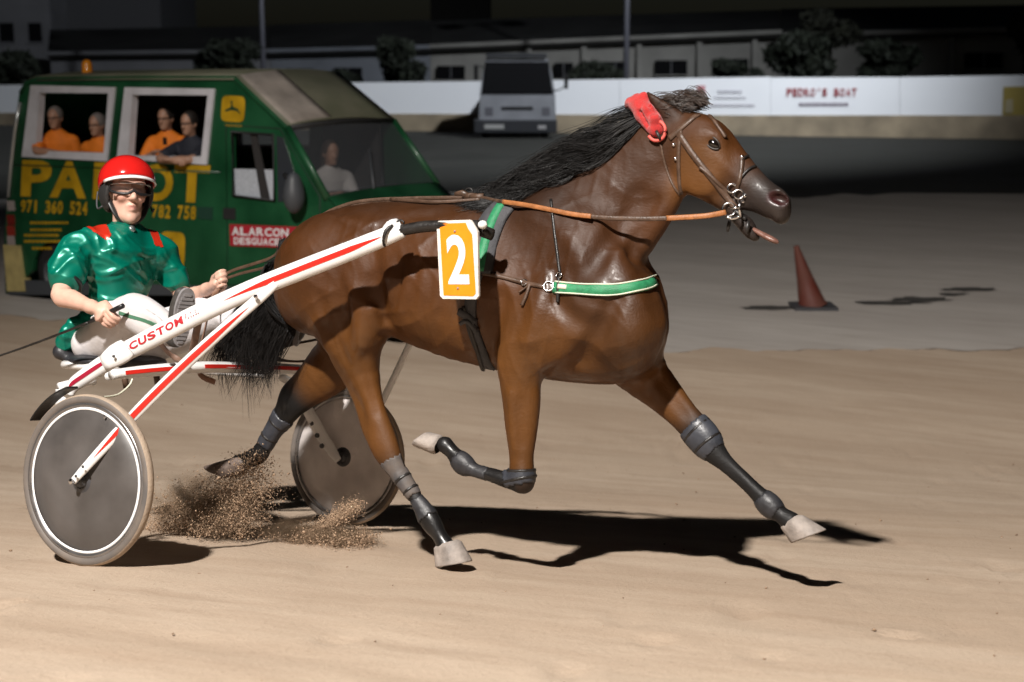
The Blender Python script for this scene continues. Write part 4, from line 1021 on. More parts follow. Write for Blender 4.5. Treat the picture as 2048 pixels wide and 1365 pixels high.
# ------------------------------------------------------------------ driver
DR = thing("person", TF, (-.66, 0, .80), "driver in green satin shirt, white trousers and red helmet sitting on the sulky", "person")
M_skin = mat("skin", (.60, .37, .285), .45, noise=.10, nscale=14, bump=.04, bscale=120, spec=.4)
M_satin = mat("green_satin", (.0, .165, .110), .33, metal=.28, noise=.06, nscale=8, bump=.35, bscale=11)
def satin(m, sc_=6.0, st=.55):
    nt = m.node_tree; N = nt.nodes.new; L = nt.links.new; b = nt.nodes["Principled BSDF"]
    tc = N("ShaderNodeTexCoord"); mp = N("ShaderNodeMapping"); mp.inputs["Scale"].default_value = (1, .8, 1.5); mp.inputs["Rotation"].default_value = (.6, .3, .4); L(tc.outputs["Object"], mp.inputs[0])
    n = N("ShaderNodeTexNoise"); n.noise_type = 'RIDGED_MULTIFRACTAL'; n.inputs["Scale"].default_value = sc_; n.inputs["Detail"].default_value = 1.5; n.inputs["Distortion"].default_value = .6; L(mp.outputs[0], n.inputs["Vector"])
    n2 = N("ShaderNodeTexNoise"); n2.inputs["Scale"].default_value = 3.0; L(mp.outputs[0], n2.inputs["Vector"])
    mm = N("ShaderNodeMath"); mm.operation = 'MULTIPLY'; L(n.outputs[0], mm.inputs[0]); L(n2.outputs[0], mm.inputs[1])
    bp = N("ShaderNodeBump"); bp.inputs["Strength"].default_value = st; bp.inputs["Distance"].default_value = .03; L(mm.outputs[0], bp.inputs["Height"]); L(bp.outputs[0], b.inputs["Normal"])
    return m
satin(M_satin, 6.0, .14)
M_satr = mat("red_satin", (.60, .03, .012), .30, metal=.35, bump=.1, bscale=16)
M_trou = mat("white_trousers", (.66, .65, .68), .75, noise=.55, nscale=5, col2=(.46,.39,.33), bump=.25, bscale=40)
M_black = mat("black_plastic", (.012, .012, .013), .4)
def nz(a): a = np.asarray(a, float); return a/np.linalg.norm(a)
def hand(vol, c, f, n, u, side=1, k=.008, curl=1.0):
    """palm at c, fingers leave along f and curl to the palm side n; u runs towards the index finger"""
    f, n, u = nz(f), nz(n), nz(u)
    vol.ell(c, (.042, .040, .019), np.stack([f, u, n], 1), k=.012)
    for i, (L, r) in enumerate(((.95,.0100),(1.08,.0102),(1.0,.0098),(.80,.0086))):
        b = c+f*.034+u*(.030-.0205*i); s = L*.030
        pts = [b-f*.02, b+f*s*.55+n*.002, b+f*s*(1.0)+n*.014*curl, b+f*s*.85+n*.034*curl, b+f*s*.1+n*.040*curl]
        vol.chain(pts, [r*1.05, r*1.08, r*1.02, r*.95, r*.82], [r*1.05, r*1.08, r*1.02, r*.95, r*.82], k=.004, B=u)
    t = c+u*.034-f*.012; vol.chain([c-f*.02+u*.016, t+n*.012, t+f*.03+n*.026-u*.004, t+f*.052+n*.034-u*.014], [.017,.0135,.0115,.009], [.017,.0135,.0115,.009], k=.010, B=n)
BV = Vol((-.95, -.52, .68), (.10, .46, 1.68), .0052)
HD = nz((.84, -.54, .03)); HL = nz(np.cross((0, 0, 1), HD)); HU = np.cross(HD, HL); HM = np.stack([HD, HL, HU], 1)
HCn = P(255, 372, 0)+np.array([0, 0, -.02])
def hp(a, b, c): return HCn+HD*a+HL*b+HU*c
BV.ell(hp(-.01, 0, .02), (.098, .078, .105), HM, k=0)
BV.ell(hp(.028, 0, -.055), (.062, .052, .075), HM, k=.03)
BV.chain([hp(.045, 0, -.115), hp(.062, 0, -.128)], [.036, .026], [.040, .028], k=.03, B=HL)          # chin
for s in (-1, 1): BV.chain([hp(-.02, .050*s, -.07), hp(.035, .032*s, -.115)], [.020, .016], [.012, .011], k=.03, B=HL)   # jaw
BV.chain([hp(.088, 0, -.002), hp(.100, 0, -.022), hp(.113, 0, -.044)], [.011, .0115, .0135], [.010, .011, .014], k=.014, B=HL)   # nose
for s in (-1, 1): BV.ell(hp(.101, .012*s, -.048), (.011, .008, .008), HM, k=.008)
for s in (-1, 1): BV.ell(hp(.080, .034*s, .022), (.018, .026, .010), HM, k=.012)                      # brow
for s in (-1, 1): BV.ell(hp(.092, .032*s, .002), (.014, .019, .011), HM, k=.008, op='s')              # sockets
for s in (-1, 1): BV.ell(hp(.072, .040*s, -.040), (.024, .020, .020), HM, k=.02)                      # cheeks
BV.chain([hp(.080, -.020, -.080), hp(.093, 0, -.076), hp(.080, .020, -.080)], [.006, .0085, .006], [.006, .0085, .006], k=.008)
BV.chain([hp(.078, -.017, -.094), hp(.090, 0, -.094), hp(.078, .017, -.094)], [.006, .009, .006], [.006, .009, .006], k=.008)
BV.chain([hp(.090, -.022, -.086), hp(.100, 0, -.0855), hp(.090, .022, -.086)], .0024, .0024, k=.003, op='s')
for s in (-1, 1): BV.ell(hp(-.012, .078*s, -.02), (.020, .010, .030), HM, k=.01)                      # ears
BV.chain([hp(-.02, 0, -.08), (-.655, 0, 1.32), (-.66, 0, 1.24)], [.056, .055, .075], [.054, .056, .10], k=.03)
# trunk and limbs under the clothes, one skin with head and hands
BV.chain([(-.655, 0, 1.20), (-.67, 0, 1.02), (-.66, 0, .86)], [.095, .10, .11], [.155, .135, .145], k=.05)
RS = np.array([-.705, -.19, 1.228]); RE_ = P(121, 590, -.36); RH = P(203, 622, -.375)
LS = np.array([-.60, .19, 1.238]); LE = P(372, 600, .26); LH = P(437, 568, .155)
def arm(S, E, H, hw):
    W = H+(E-H)*hw
    BV.chain([S, (S+E)/2+np.array([0, 0, .005]), E, E+(W-E)*.35, E+(W-E)*.75, W], [.055, .047, .041, .041, .031, .025], [.055, .046, .039, .039, .031, .029], k=.03)
    BV.chain([W, H], [.027, .022], [.031, .034], k=.02); return W
RW = arm(RS, RE_, RH, .24); LW = arm(LS, LE, LH, .34)
fd = nz(RH-RE_); hand(BV, RH, nz(fd+np.array([.05, -.15, -.62])), nz((.35, .75, -.35)), nz((.80, -.10, .55)))
hand(BV, LH, nz((.75, -.15, .35)), nz((-.10, -1, -.10)), nz((-.25, .1, .95)))
RHIP = np.array([-.66, -.10, .85]); RK = np.array([-.37, -.235, .955]); RA = P(352, 672, -.335)
LHIP = np.array([-.66, .10, .85]); LK = np.array([-.33, .25, .97]); LA = P(592, 665, .345)
for a, b, c in ((RHIP, RK, RA), (LHIP, LK, LA)):
    BV.chain([a, (a+b)/2, b, (b+c)/2, c], [.085, .075, .055, .050, .036], [.085, .075, .055, .050, .036], k=.03)
bv, bf = BV.surf(); bv = relax(bv, bf, 1, .4)
bc = np.tile(np.array([.60, .37, .285]), (len(bv), 1)); _f = (bv-HCn)@HM
_l = np.exp(-((_f[:, 1]/.022)**4))*np.exp(-(((_f[:, 2]+.086)/.010)**4))*(_f[:, 0] > .06); bc = blend(bc, (.36, .13, .11), .75*_l)
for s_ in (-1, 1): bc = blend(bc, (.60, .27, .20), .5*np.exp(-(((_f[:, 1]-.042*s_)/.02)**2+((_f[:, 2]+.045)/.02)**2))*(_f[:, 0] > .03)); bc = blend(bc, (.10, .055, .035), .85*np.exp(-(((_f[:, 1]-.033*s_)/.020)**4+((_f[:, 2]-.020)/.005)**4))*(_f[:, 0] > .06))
M_skin2 = mat("face_skin", (.6, .37, .285), .45, attr="coat", noise=.08, nscale=30, bump=.05, bscale=160, spec=.4)
body_d = mesh("body", bv, bf, M_skin2, DR, smooth=True, cols=bc)
def dhit(vol, px, py):
    return vol.march(TF.cam, TM.T@ray(px, py), 9.5, 4.0)
def pix_of(V):
    w = (TO+V@TM.T)-CAM; z = w@FV; return np.column_stack([CX+FPX*(w@RV)/z, CY-FPX*(w@UV)/z])
# jersey
JV = Vol((-.98, -.52, .74), (-.35, .42, 1.42), .0048)
SL = nz((-.14, .38, .01))
JV.chain([(-.665, 0, .845), (-.685, 0, .94), (-.682, 0, 1.04), (-.668, 0, 1.13), (-.655, 0, 1.215), (-.648, 0, 1.275)], [.140, .126, .120, .120, .112, .085], [.180, .170, .172, .180, .185, .145], k=0, B=SL)
JV.chain([(-.648, 0, 1.25), (-.640, 0, 1.312)], [.075, .064], [.08, .064], k=.03)
r3 = RS+(RE_-RS)*.30; r6 = RS+(RE_-RS)*.58; r7 = RS+(RE_-RS)*.70
JV.chain([RS+np.array([.02, .04, .0]), RS+np.array([0, -.015, .005]), r3+np.array([-.012, -.02, .01]), r6+np.array([-.006, -.015, .0]), r7], [.080, .078, .084, .082, .058], [.075, .075, .080, .080, .058], k=.08)
l3 = LS+(LE-LS)*.3; l6 = LS+(LE-LS)*.52; l7 = LS+(LE-LS)*.62
JV.chain([LS+np.array([-.01, -.04, .0]), LS, l3, l6, l7], [.074, .066, .062, .062, .054], [.072, .064, .060, .060, .054], k=.08)
JV.chain([(-.80, -.06, .90), (-.84, -.07, .84), (-.86, -.06, .79)], [.06, .05, .03], [.14, .13, .11], k=.05)      # shirt tail
for s_ in (-1, 1): JV.chain([(-.645, .045*s_, 1.300), (-.675 if s_ < 0 else -.625, .12*s_, 1.275), (-.70 if s_ < 0 else -.61, .185*s_, 1.245)], [.050, .056, .062], [.050, .056, .062], k=.05)      # shoulder slope
def fold(pix, rpx, lift=-.25, op='u', k=.012):
    pts = []; rr = []
    q = crom(np.column_stack([np.array(pix, float), rpx]), 3)
    for a, b, r in q:
        h = dhit(JV, a, b)
        if h is None: continue
        g = JV.grad(h); m = TF.m(h)*r*(1.15 if op == 'u' else 1.0); pts.append(h+g*m*lift); rr.append(m)
    if len(pts) > 1: JV.chain(pts, rr, rr, k=k, op=op, n=1)
for pix, r in (([(232,462),(258,492),(292,510),(322,530)], [4,5,5,3]), ([(206,505),(232,500),(262,508),(286,522)], [4,6,6,3]), ([(190,512),(222,520),(258,548),(300,585),(322,600)], [4,5,6,5,3]),
               ([(120,505),(138,474),(165,470),(186,500)], [4,6,6,4]), ([(105,535),(118,508),(142,498),(168,515)], [4,5,6,4]), ([(112,548),(140,520),(165,528),(176,548)], [4,5,5,3]),
               ([(180,540),(205,548),(232,540)], [3,5,3]), ([(184,556),(210,562),(244,555)], [3,4,3]), ([(170,588),(215,600),(262,600),(300,592)], [3,4,4,3]), ([(250,472),(280,495),(305,500)], [3,4,3]),
               ([(318,510),(330,526),(344,536)], [3,5,3]), ([(316,535),(332,540),(350,536)], [3,4,3]), ([(270,520),(280,540),(284,560)], [3,5,3]), ([(300,560),(318,574),(330,590)], [3,4,3]), ([(216,470),(228,490),(222,512)], [3,5,3]), ([(128,460),(150,452),(175,462)],[3,5,3])):
    fold(pix, r)
for pix, r in (([(186,520),(182,555),(175,590)], [7,8,6]), ([(222,508),(262,530),(305,572)], [4,5,4]), ([(128,490),(150,486),(172,500)], [4,5,4]), ([(300,520),(312,545),(316,575)], [5,6,5]), ([(242,500),(280,515),(310,522)], [3,4,3])):
    fold(pix, r, .45, 's', .016)
JV.smooth(1)
jv, jf = JV.surf(); jv = relax(jv, jf, 2, .5)
jn0 = JV.grad(jv)
jv = jv+jn0*(creases(jv, [((.5,.7,.6), .105, .013), ((-.2,.6,-.9), .12, .012), ((.1,.2,1), .085, .007), ((.3,-.5,.8), .13, .013)])-.004)[:, None]
jv = relax(jv, jf, 1, .35)
JER = mesh("shirt", jv, jf, M_satin, DR, smooth=True)
jn = JV.grad(jv); jp = pix_of(jv)
def inpoly(p, poly):
    x, y = p[:, 0], p[:, 1]; r = np.zeros(len(p), bool); q = poly
    for (x0, y0), (x1, y1) in zip(q, q[1:]+q[:1]):
        r ^= ((y0 > y) != (y1 > y)) & (x < (x1-x0)*(y-y0)/(y1-y0+1e-9)+x0)
    return r
for poly in ([(160,446),(186,428),(206,440),(221,470),(213,480),(192,466)], [(297,456),(313,463),(325,494),(310,490)]):
    ok = inpoly(jp, poly) & (jn@nz(TF.cam-jv.mean(0)) > 0)
    f = jf[ok[jf].any(1)]; u, inv = np.unique(f, return_inverse=True)
    mesh("shoulder_panel", jv[u]+jn[u]*.0028, inv.reshape(f.shape), M_satr, JER, smooth=True)
tube("sleeve_lining", [r7+nz(RE_-RS)*.010+.062*(math.cos(a)*nz(np.cross(RE_-RS, (1,0,.2)))+math.sin(a)*nz(np.cross(RE_-RS, np.cross(RE_-RS, (1,0,.2))))) for a in np.linspace(0, 6.28, 25)[:-1]], .010, M_black, JER, closed=True, sides=6)
tube("collar", [np.array([-.640, 0, 1.322])+.060*np.array([math.cos(a), math.sin(a), -.28*math.cos(a)]) for a in np.linspace(0, 6.28, 25)[:-1]], .008, mat("collar_red", (.38,.012,.012), .5), JER, closed=True, sides=8)
h = dhit(JV, 264, 458)
if h is not None: mesh("collar_stud", *lathe_geo([(.0001,.010),(.012,.008),(.016,.002),(.016,-.004)], h, JV.grad(h), 18), mat("stud", (.35,.42,.42), .25, metal=.8), JER, smooth=True)
# trousers
TV = Vol((-.92, -.48, .66), (.12, .48, 1.20), .0065)
TV.chain([(-.74, 0, .83), (-.62, 0, .85)], [.12, .12], [.185, .19], k=.0)
for a, b, c in ((RHIP, RK, RA), (LHIP, LK, LA)):
    TV.chain([a+np.array([.03, 0, 0]), (a+b)/2+np.array([0, 0, -.012]), b+np.array([0, 0, .004]), (b+c)/2+np.array([0, 0, .0]), c+(b-c)*.12], [.112, .108, .084, .080, .056], [.105, .100, .082, .076, .056], k=.04)
def tfold(pts, r): TV.chain(pts, r, r, k=.02)
for i in range(7):
    t = .15+.12*i; q = RK+(RA-RK)*t; o = np.array([.0, -.055, .035]); tfold([q+o+np.array([-.03, .0, .03]), q+o*1.1, q+o+np.array([.04, -.0, -.05])], [.006, .012, .006])
    q = LK+(LA-LK)*t; tfold([q+np.array([-.04, -.062, .03]), q+np.array([.0, -.066, -.01]), q+np.array([.04, -.056, -.05])], [.006, .012, .006])
    q = RHIP+(RK-RHIP)*(.2+.1*i); tfold([q+np.array([-.05, -.06, .07]), q+np.array([.0, -.095, .03]), q+np.array([.05, -.085, -.04])], [.006, .011, .006])
tv, tf_ = TV.surf(); tv = relax(tv, tf_, 1)
TRO = mesh("trousers", tv, tf_, M_trou, DR, smooth=True)
st = []; sn = []
for q in ((238,626),(262,634),(290,642),(318,654),(335,662)):
    h = dhit(TV, *q)
    if h is not None: st.append(h); sn.append(TV.grad(h))
if len(st) > 2: MB().add(*ribbon_geo(np.array(st)-np.array(sn)*.002, np.array(sn), .016, .004, 3)).build("side_stripe", mat("stripe_green", (.06,.17,.10), .7), TRO)
# shoes
M_shoe = mat("dark_shoe", (.045, .040, .036), .6, noise=.2, nscale=30); M_sole = mat("grey_sole", (.22, .21, .215), .7, noise=.15, nscale=30)
def shoe(heel, toe, ankle, nrm):
    a = nz(toe-heel); L = np.linalg.norm(toe-heel); nrm = nz(nrm-a*(nrm@a)); lat = np.cross(a, nrm); M3 = np.stack([a, lat, nrm], 1)
    V = Vol(np.minimum(np.minimum(heel, toe), ankle)-.12, np.maximum(np.maximum(heel, toe), ankle)+.12, .006)
    q = lambda t, up: heel+a*L*t-nrm*up
    V.chain([q(.10, .035), q(.35, .04), q(.62, .033), q(.90, .026)], [.036, .036, .032, .024], [.034, .036, .044, .036], k=.0, B=lat)
    V.chain([q(.16, .05), ankle], [.040, .040], [.036, .040], k=.03, B=lat)
    v, f = V.surf(); s = mesh("shoe", v, f, M_shoe, DR, smooth=True)
    an = np.linspace(0, 2*math.pi, 30, endpoint=False); pts = []
    for t in an:
        x = .5-.52*math.cos(t); wd = .043*abs(math.sin(t))**.75*(.82+.22*sstep(.3, .7, np.array(x)))*np.sign(math.sin(t))
        pts.append(heel+a*L*x+lat*wd+nrm*.0)
    so = MB().prism(pts, nrm*.014).build("sole", M_sole, s)
    for k in range(13):
        x = .06+.07*k; hw = .036*(1-abs(2*x-1)**3)*.95
        p = heel+a*L*x+nrm*.014
        MB().prism([p-lat*hw-a*.0055, p+lat*hw-a*.0055, p+lat*hw+a*.0055, p-lat*hw+a*.0055], nrm*.004).build("tread", M_sole, so)
shoe(P(356, 690, -.35), P(374, 578, -.365), RA, nz((.93, -.38, .0)))
shoe(P(588, 690, .335), P(612, 610, .35), LA, nz((.95, .25, .1)))
# footrest straps: leather stirrup hung from the shaft, white cuff
ST = [P(*q) for q in ((398,640,-.57),(392,668,-.52),(386,700,-.45),(378,722,-.38),(350,716,-.33),(322,690,-.40),(314,672,-.52))]
tube("foot_stirrup", ST, .015, mat("stirrup_leather", (.17,.10,.07), .6, noise=.2, nscale=30), SU, sub=4, flat=.35, up=(1,0,0))
tube("foot_stirrup", [q*np.array([1,-1,1]) for q in ST], .015, M_leather, SU, sub=4, flat=.35, up=(1,0,0))
# helmet
def cutp(V, n, p, keep=1):                      # keep the half space in front of p along n
    n = nz(n)*keep; d = -((V.ax[0][:, None, None]-p[0])*n[0]+(V.ax[1][None, :, None]-p[1])*n[1]+(V.ax[2][None, None, :]-p[2])*n[2]); V.D = np.maximum(V.D, d.astype(np.float32))
HCc = hp(-.012, 0, .035)
V = Vol(HCc-.2, HCc+.2, .0045); V.ell(HCc, (.138, .124, .122), HM, k=0); V.ell(HCc-HU*.012, (.124, .110, .116), HM, k=.004, op='s')
cutp(V, HU-HD*.30, HCc-HU*.022)
V.smooth(1); v, f = V.surf(); v = relax(v, f, 2)
HEL = mesh("helmet", v, f, mat("red_helmet", (.52, .012, .010), .14, coat=.5), DR, smooth=True)
V = Vol(HCc-.22, HCc+.2, .0045); V.ell(HCc-HU*.045-HD*.01, (.128, .118, .120), HM, k=0); V.ell(HCc-HU*.05+HD*.0, (.112, .097, .14), HM, k=.004, op='s')
cutp(V, HU-HD*.30, HCc-HU*.024, -1); cutp(V, HU, HCc-HU*.128); cutp(V, HD-HU*.28, HCc+HD*.050-HU*.06, -1)
v, f = V.surf(); mesh("ear_guard", v, f, mat("guard_black", (.02,.02,.02), .55, bump=.2), HEL, smooth=True)
for s in (-1, 1): tube("guard_trim", [HCc-HD*.055+HL*s*.113-HU*.04, HCc-HD*.052+HL*s*.118-HU*.085, HCc-HD*.02+HL*s*.121-HU*.120, HCc+HD*.03+HL*s*.114-HU*.115], .004, M_pad, HEL, sub=3)
an = np.linspace(-1.18, 1.18, 15); pv = []; fv = []
for a in an:
    e = HCc+HU*(.028*math.cos(a)-.002)+HD*.136*math.cos(a)+HL*.122*math.sin(a); o = nz(HD*math.cos(a)*1.5+HL*math.sin(a)*.5); L = .036*math.cos(a*1.25)**.8 if abs(a) < 1.2 else 0
    for t in (0, .5, 1): pv.append(e+o*L*t-HU*(.008+.014*t*t))
fv = [(i*3+k, i*3+k+1, i*3+4+k, i*3+3+k) for i in range(14) for k in range(2)]
pk = mesh("peak", pv, fv, mat("peak_white", (.78,.76,.78), .3), HEL, smooth=True); sm = pk.modifiers.new("s", 'SOLIDIFY'); sm.thickness = .006
# goggles
def gog(a, z, r=.104): return hp(.006, 0, z)+HD*r*math.cos(a)+HL*(r-.006)*math.sin(a)
GO = np.linspace(-1.12, 1.12, 19); up = [.018-.004*abs(a) for a in GO]; lo = [-.030+.016*math.exp(-(a/.16)**2)+.018*abs(a/1.12)**3 for a in GO]
gv = [gog(a, z) for a, u_, l_ in zip(GO, up, lo) for z in (u_, l_)]
M_lens = mat("tinted_lens", (.05, .045, .045), .06, alpha=.32)
GG = mesh("goggles", gv, [(2*i, 2*i+1, 2*i+3, 2*i+2) for i in range(18)], M_lens, DR, smooth=True)
tube("frame", [gog(a, z, .106) for a, z in zip(GO, lo)], .0062, M_black, GG, sides=6); tube("frame", [gog(a, z, .106) for a, z in zip(GO, up)], .0022, M_chrome, GG, sides=6)
for s in (-1, 1): tube("temple", [gog(1.1*s, .006, .106), hp(-.03, .094*s, .008)], .006, M_black, GG, flat=.5)
for s in (-1, 1): tube("chin_strap", [hp(.0, .092*s, -.02), hp(.026, .078*s, -.07), hp(.042, .052*s, -.122), hp(.046, 0, -.158)], .012, M_black, HEL, sub=4, flat=.35, up=HL)
# bracelet of rein wrap and whip
WH = thing("whip", TF, P(0, 712, -.33), "thin black whip held in the driver's right hand trailing behind", "whip")
w0 = P(246, 612, -.385)
tube("handle", [w0, P(225, 622, -.38), P(200, 634, -.375), P(178, 645, -.37)], [.011,.011,.009,.008], M_black, WH, sub=2)
tube("lash", [P(178, 645, -.37), P(120, 668, -.37), P(40, 698, -.36), P(-60, 732, -.36), P(-140, 762, -.37)], [.006,.0055,.005,.004,.002], M_blackl, WH, sub=4)
# ------------------------------------------------------------------ green van carrying spectators
TH = rad(35); VF = Frame(wground(230, 622), np.array([[math.cos(TH), math.sin(TH), 0], [-math.sin(TH), math.cos(TH), 0], [0, 0, 1]]))
TILT = math.tan(rad(4.5)); VW = 1.98
def PV(px, py, off=0.0):
    """pixel on the van's right side (which leans in a little towards the roof)"""
    d = VF.M.T@ray(px, py); c = VF.cam; t = (c[2]*TILT-off-c[1])/(d[1]-d[2]*TILT); return c+d*t
def sx(p, off=0.0): return np.array([p[0], p[2]*TILT-off, p[2]])
def mirV(p): return np.array([p[0], VW-p[1], p[2]])
VAN = thing("van", VF, (1.6, 1.0, 0), "old green van with white framed side windows and yellow lettering on the infield", "van")
M_vg = mat("van_green", (.0080, .062, .024), .40, noise=.40, nscale=1.6, coat=.15, bump=.02, bscale=4)
M_vroof = mat("van_dusty_roof", (.10, .11, .070), .65, noise=.6, nscale=2.2, col2=(.19,.175,.13))
M_vy = mat("van_yellow", (.44, .26, .008), .5, noise=.2, nscale=5)
M_vw = mat("window_white", (.56, .56, .60), .5, noise=.10, nscale=5)
M_dark = mat("van_interior", (.020, .018, .018), .8)
M_glass = mat("van_glass", (.075, .08, .088), .12, alpha=.46)
M_grey = mat("van_grey_plastic", (.055, .06, .068), .5)
M_rub = mat("rubber", (.016, .016, .017), .6)
I1 = [(78,186),(216,187),(207,307),(70,302)]; I2 = [(264,190),(415,191),(402,314),(256,312)]
DW = [(464,264),(546,270),(549,402),(467,392)]
rb = PV(230, 590)[2]
out = [PV(14,588), PV(12,470), PV(22,330), PV(42,185), PV(55,165), PV(75,158), PV(270,156), PV(470,156), PV(575,256), PV(655,398)]
xA = out[-1]; zb = out[0][2]
out += [sx(xA+np.array([.22, 0, -.16])), sx(xA+np.array([.62, 0, -.52])), sx(np.array([xA[0]+.78, 0, .70])), sx(np.array([xA[0]+.82, 0, .32]))]
wc2 = xA[0]+.22; 
def arch(xc, r=.36): return [sx(np.array([xc+r*math.cos(a), 0, .32+r*math.sin(a)])) for a in np.linspace(0, math.pi, 9)]
xr = PV(105, 600)[0]
out += [sx(np.array([wc2+.38, 0, .30]))]+arch(wc2)+arch(xr)
def panel(poly, holes, th, mapf):
    """flat side panel with openings and real thickness"""
    loops = [poly]+holes; flat = [mapf(q) for l in loops for q in l]
    tri = geometry.tessellate_polygon([[Vector((q[0], q[2], 0)) for q in l] for l in loops])
    n = len(flat); off = np.array([0, th, 0]); v = flat+[q+off for q in flat]; f = [tuple(t) for t in tri]+[tuple(i+n for i in reversed(t)) for t in tri]; k = 0
    for l in loops:
        m = len(l)
        for i in range(m): f.append((k+i, k+(i+1) % m, k+(i+1) % m+n, k+i+n))
        k += m
    return MB().add(v, f)
holes = [[PV(*q) for q in w] for w in (I1, I2, DW)]
panel(out, holes, .05, lambda q: q).build("side_panel", M_vg, VAN)
panel(out, [[PV(*q) for q in I1], [PV(*q) for q in I2], [PV(*q) for q in DW]], -.05, mirV).build("side_panel", M_vg, VAN)
def across(i, j, inset=.0, n=8, camber=.0):
    """sheet between the right and left edges along outline points i..j"""
    a = out[i:j+1]; v = []; f = []
    for p in a:
        q = mirV(p)
        for t in np.linspace(0, 1, n+1): v.append(p+(q-p)*t+np.array([0, 0, camber*4*t*(1-t)]))
    for r in range(len(a)-1):
        for t in range(n): f.append((r*(n+1)+t, r*(n+1)+t+1, (r+2)*(n+1)-n+t, (r+1)*(n+1)+t))
    return v, f
def skin_part(name, i, j, m, camber=.0):
    o = mesh(name, *across(i, j, camber=camber), m, VAN, smooth=True); s = o.modifiers.new("s", 'SOLIDIFY'); s.thickness = .03; return o
skin_part("roof", 4, 7, M_vroof, .05)
CAP = skin_part("roof_front", 7, 8, M_vroof, .05)
skin_part("rear_panel", 0, 4, M_vg)
skin_part("bonnet", 9, 11, M_vg, .03); skin_part("front_panel", 11, 13, M_vg)
def edge_tube(i, j, r=.03):
    for fn in (lambda q: q, mirV): tube("roof_edge", [fn(p)+np.array([0, 0, -.006]) for p in out[i:j+1]], r, M_vg, VAN, sides=10)
edge_tube(3, 9, .028)
# windscreen
gl = mesh("windscreen", *across(8, 9, camber=.03), M_glass, VAN, smooth=True)
def pillar(pts, r, m, name): return tube(name, pts, r, m, VAN, sides=8, flat=.7)
a0, a1 = out[8], out[9]; b0, b1 = mirV(a0), mirV(a1)
pillar([a0, a1], .045, M_vg, "pillar"); pillar([b0, b1], .045, M_vg, "pillar")
pillar([a0+np.array([.01,0,.0]), (a0+b0)/2+np.array([.01,0,.03]), b0+np.array([.01,0,.0])], .030, M_rub, "windscreen_seal")
pillar([a1, (a1+b1)/2+np.array([0,0,.03]), b1], .035, M_rub, "windscreen_seal")
tube("wiper", [(a1*.62+b1*.38)+np.array([.03,0,.05]), (a0*.45+b0*.55)*.55+(a1*.45+b1*.55)*.45+np.array([.04,0,.05])], .010, M_grey, VAN)
MB().prism([a1+np.array([-.05,.1,-.05]), b1+np.array([-.05,-.1,-.05]), b1+np.array([-.5,-.1,-.0]), a1+np.array([-.5,.1,-.0])], (0,0,-.2)).build("dashboard", M_grey, VAN)
# floor, bulkhead
MB().box((out[0][0]+.05, .12, .42), (xA[0]+.2, VW-.12, .47)).build("floor", M_dark, VAN)
xb = PV(446, 300)[0]; 
MB().box((out[0][0]+.06, .30, 1.50), (out[0][0]+.14, VW-.30, 2.2)).build("rear_lining", M_dark, VAN)
MB().box((PV(150,250)[0]+.15, VW-.42, .47), (PV(150,250)[0]+.75, VW-.36, 2.15)).build("bulkhead", M_dark, VAN)
for w_ in (I1, DW):  # boards added to close two far windows so the inside reads dark
    q = [mirV(PV(*p)) for p in w_]; MB().box((min(a[0] for a in q)-.1, VW-.34, min(a[2] for a in q)-.1), (max(a[0] for a in q)+.1, VW-.31, max(a[2] for a in q)+.1)).build("added_dark_board", M_dark, VAN)
# nose: bumper, grille, headlights
fx = out[12][0]
bevel(MB().box((fx-.10, .02, .34), (fx+.12, VW-.02, .62)).build("front_bumper", M_grey, VAN), .03, 3)
for k in range(4): MB().box((fx-.06, .62, .70+.06*k), (fx-.005+.05*(3-k)*.2, VW-.62, .735+.06*k)).build("grille_bar", M_rub, VAN)
for yy in (.16, VW-.50): bevel(MB().box((fx-.16, yy, .70), (fx+.015, yy+.34, .93)).build("headlight", mat("headlight_glass", (.42,.44,.46), .12, metal=.3), VAN), .02, 3)
# white framed windows
def wframe(outer, inner):
    for i in range(4):
        j = (i+1) % 4
        MB().prism([PV(*outer[i], .025), PV(*outer[j], .025), PV(*inner[j], .025), PV(*inner[i], .025)], (0, .09, 0)).build("window_frame", M_vw, VAN)
O1 = [(61,171),(229,175),(213,323),(43,314)]; O2 = [(249,175),(428,178),(412,330),(233,318)]
wframe(O1, I1); wframe(O2, I2)
for w in (I2,):
    q = [mirV(PV(*p)) for p in w]
    tube("far_window_frame", q, .035, M_vw, VAN, closed=True, sides=6)
# driver's door
dl = [PV(*q, .004) for q in ((452,250),(560,258),(640,395),(640,575),(455,570))]
tube("door_gap", dl, .006, M_rub, VAN, closed=True, sides=4)
MB().prism([PV(*q, -.02) for q in ((467,338),(548,340),(549,402),(467,392))], (0,.006,0)).build("door_glass", mat("half_open_glass", (.42,.45,.50), .25, noise=.1, nscale=30), VAN)
MB().prism([PV(*q, -.01) for q in ((500,268),(512,268),(540,402),(522,401))], (0,.02,0)).build("window_bar", M_dark, VAN)
tube("door_seal", [PV(*q, .01) for q in DW], .018, M_rub, VAN, closed=True, sides=6)
MB().prism([PV(*q, .008) for q in ((553,272),(566,276),(606,402),(556,404))], (0,.01,0)).build("quarter_glass", mat("quarter_dark", (.03,.034,.04), .1), VAN)
mc = PV(588, 385, .16)
for nm, q, m, r in (("mirror", mc, M_grey, (.10,.07,.20)),):
    V = Vol(mc-.35, mc+.35, .012); V.ell(mc, (.09,.10,.20), k=0); V.ell(mc-np.array([0,0,.05]), (.10,.11,.15), k=.03); V.D = np.maximum(V.D, 0*V.D-9); v, f = V.surf(); mesh("mirror", v, f, m, VAN, smooth=True)
tube("mirror_arm", [PV(570,350,0), PV(575,355,.10), mc+np.array([0,.05,.12])], .025, M_rub, VAN)
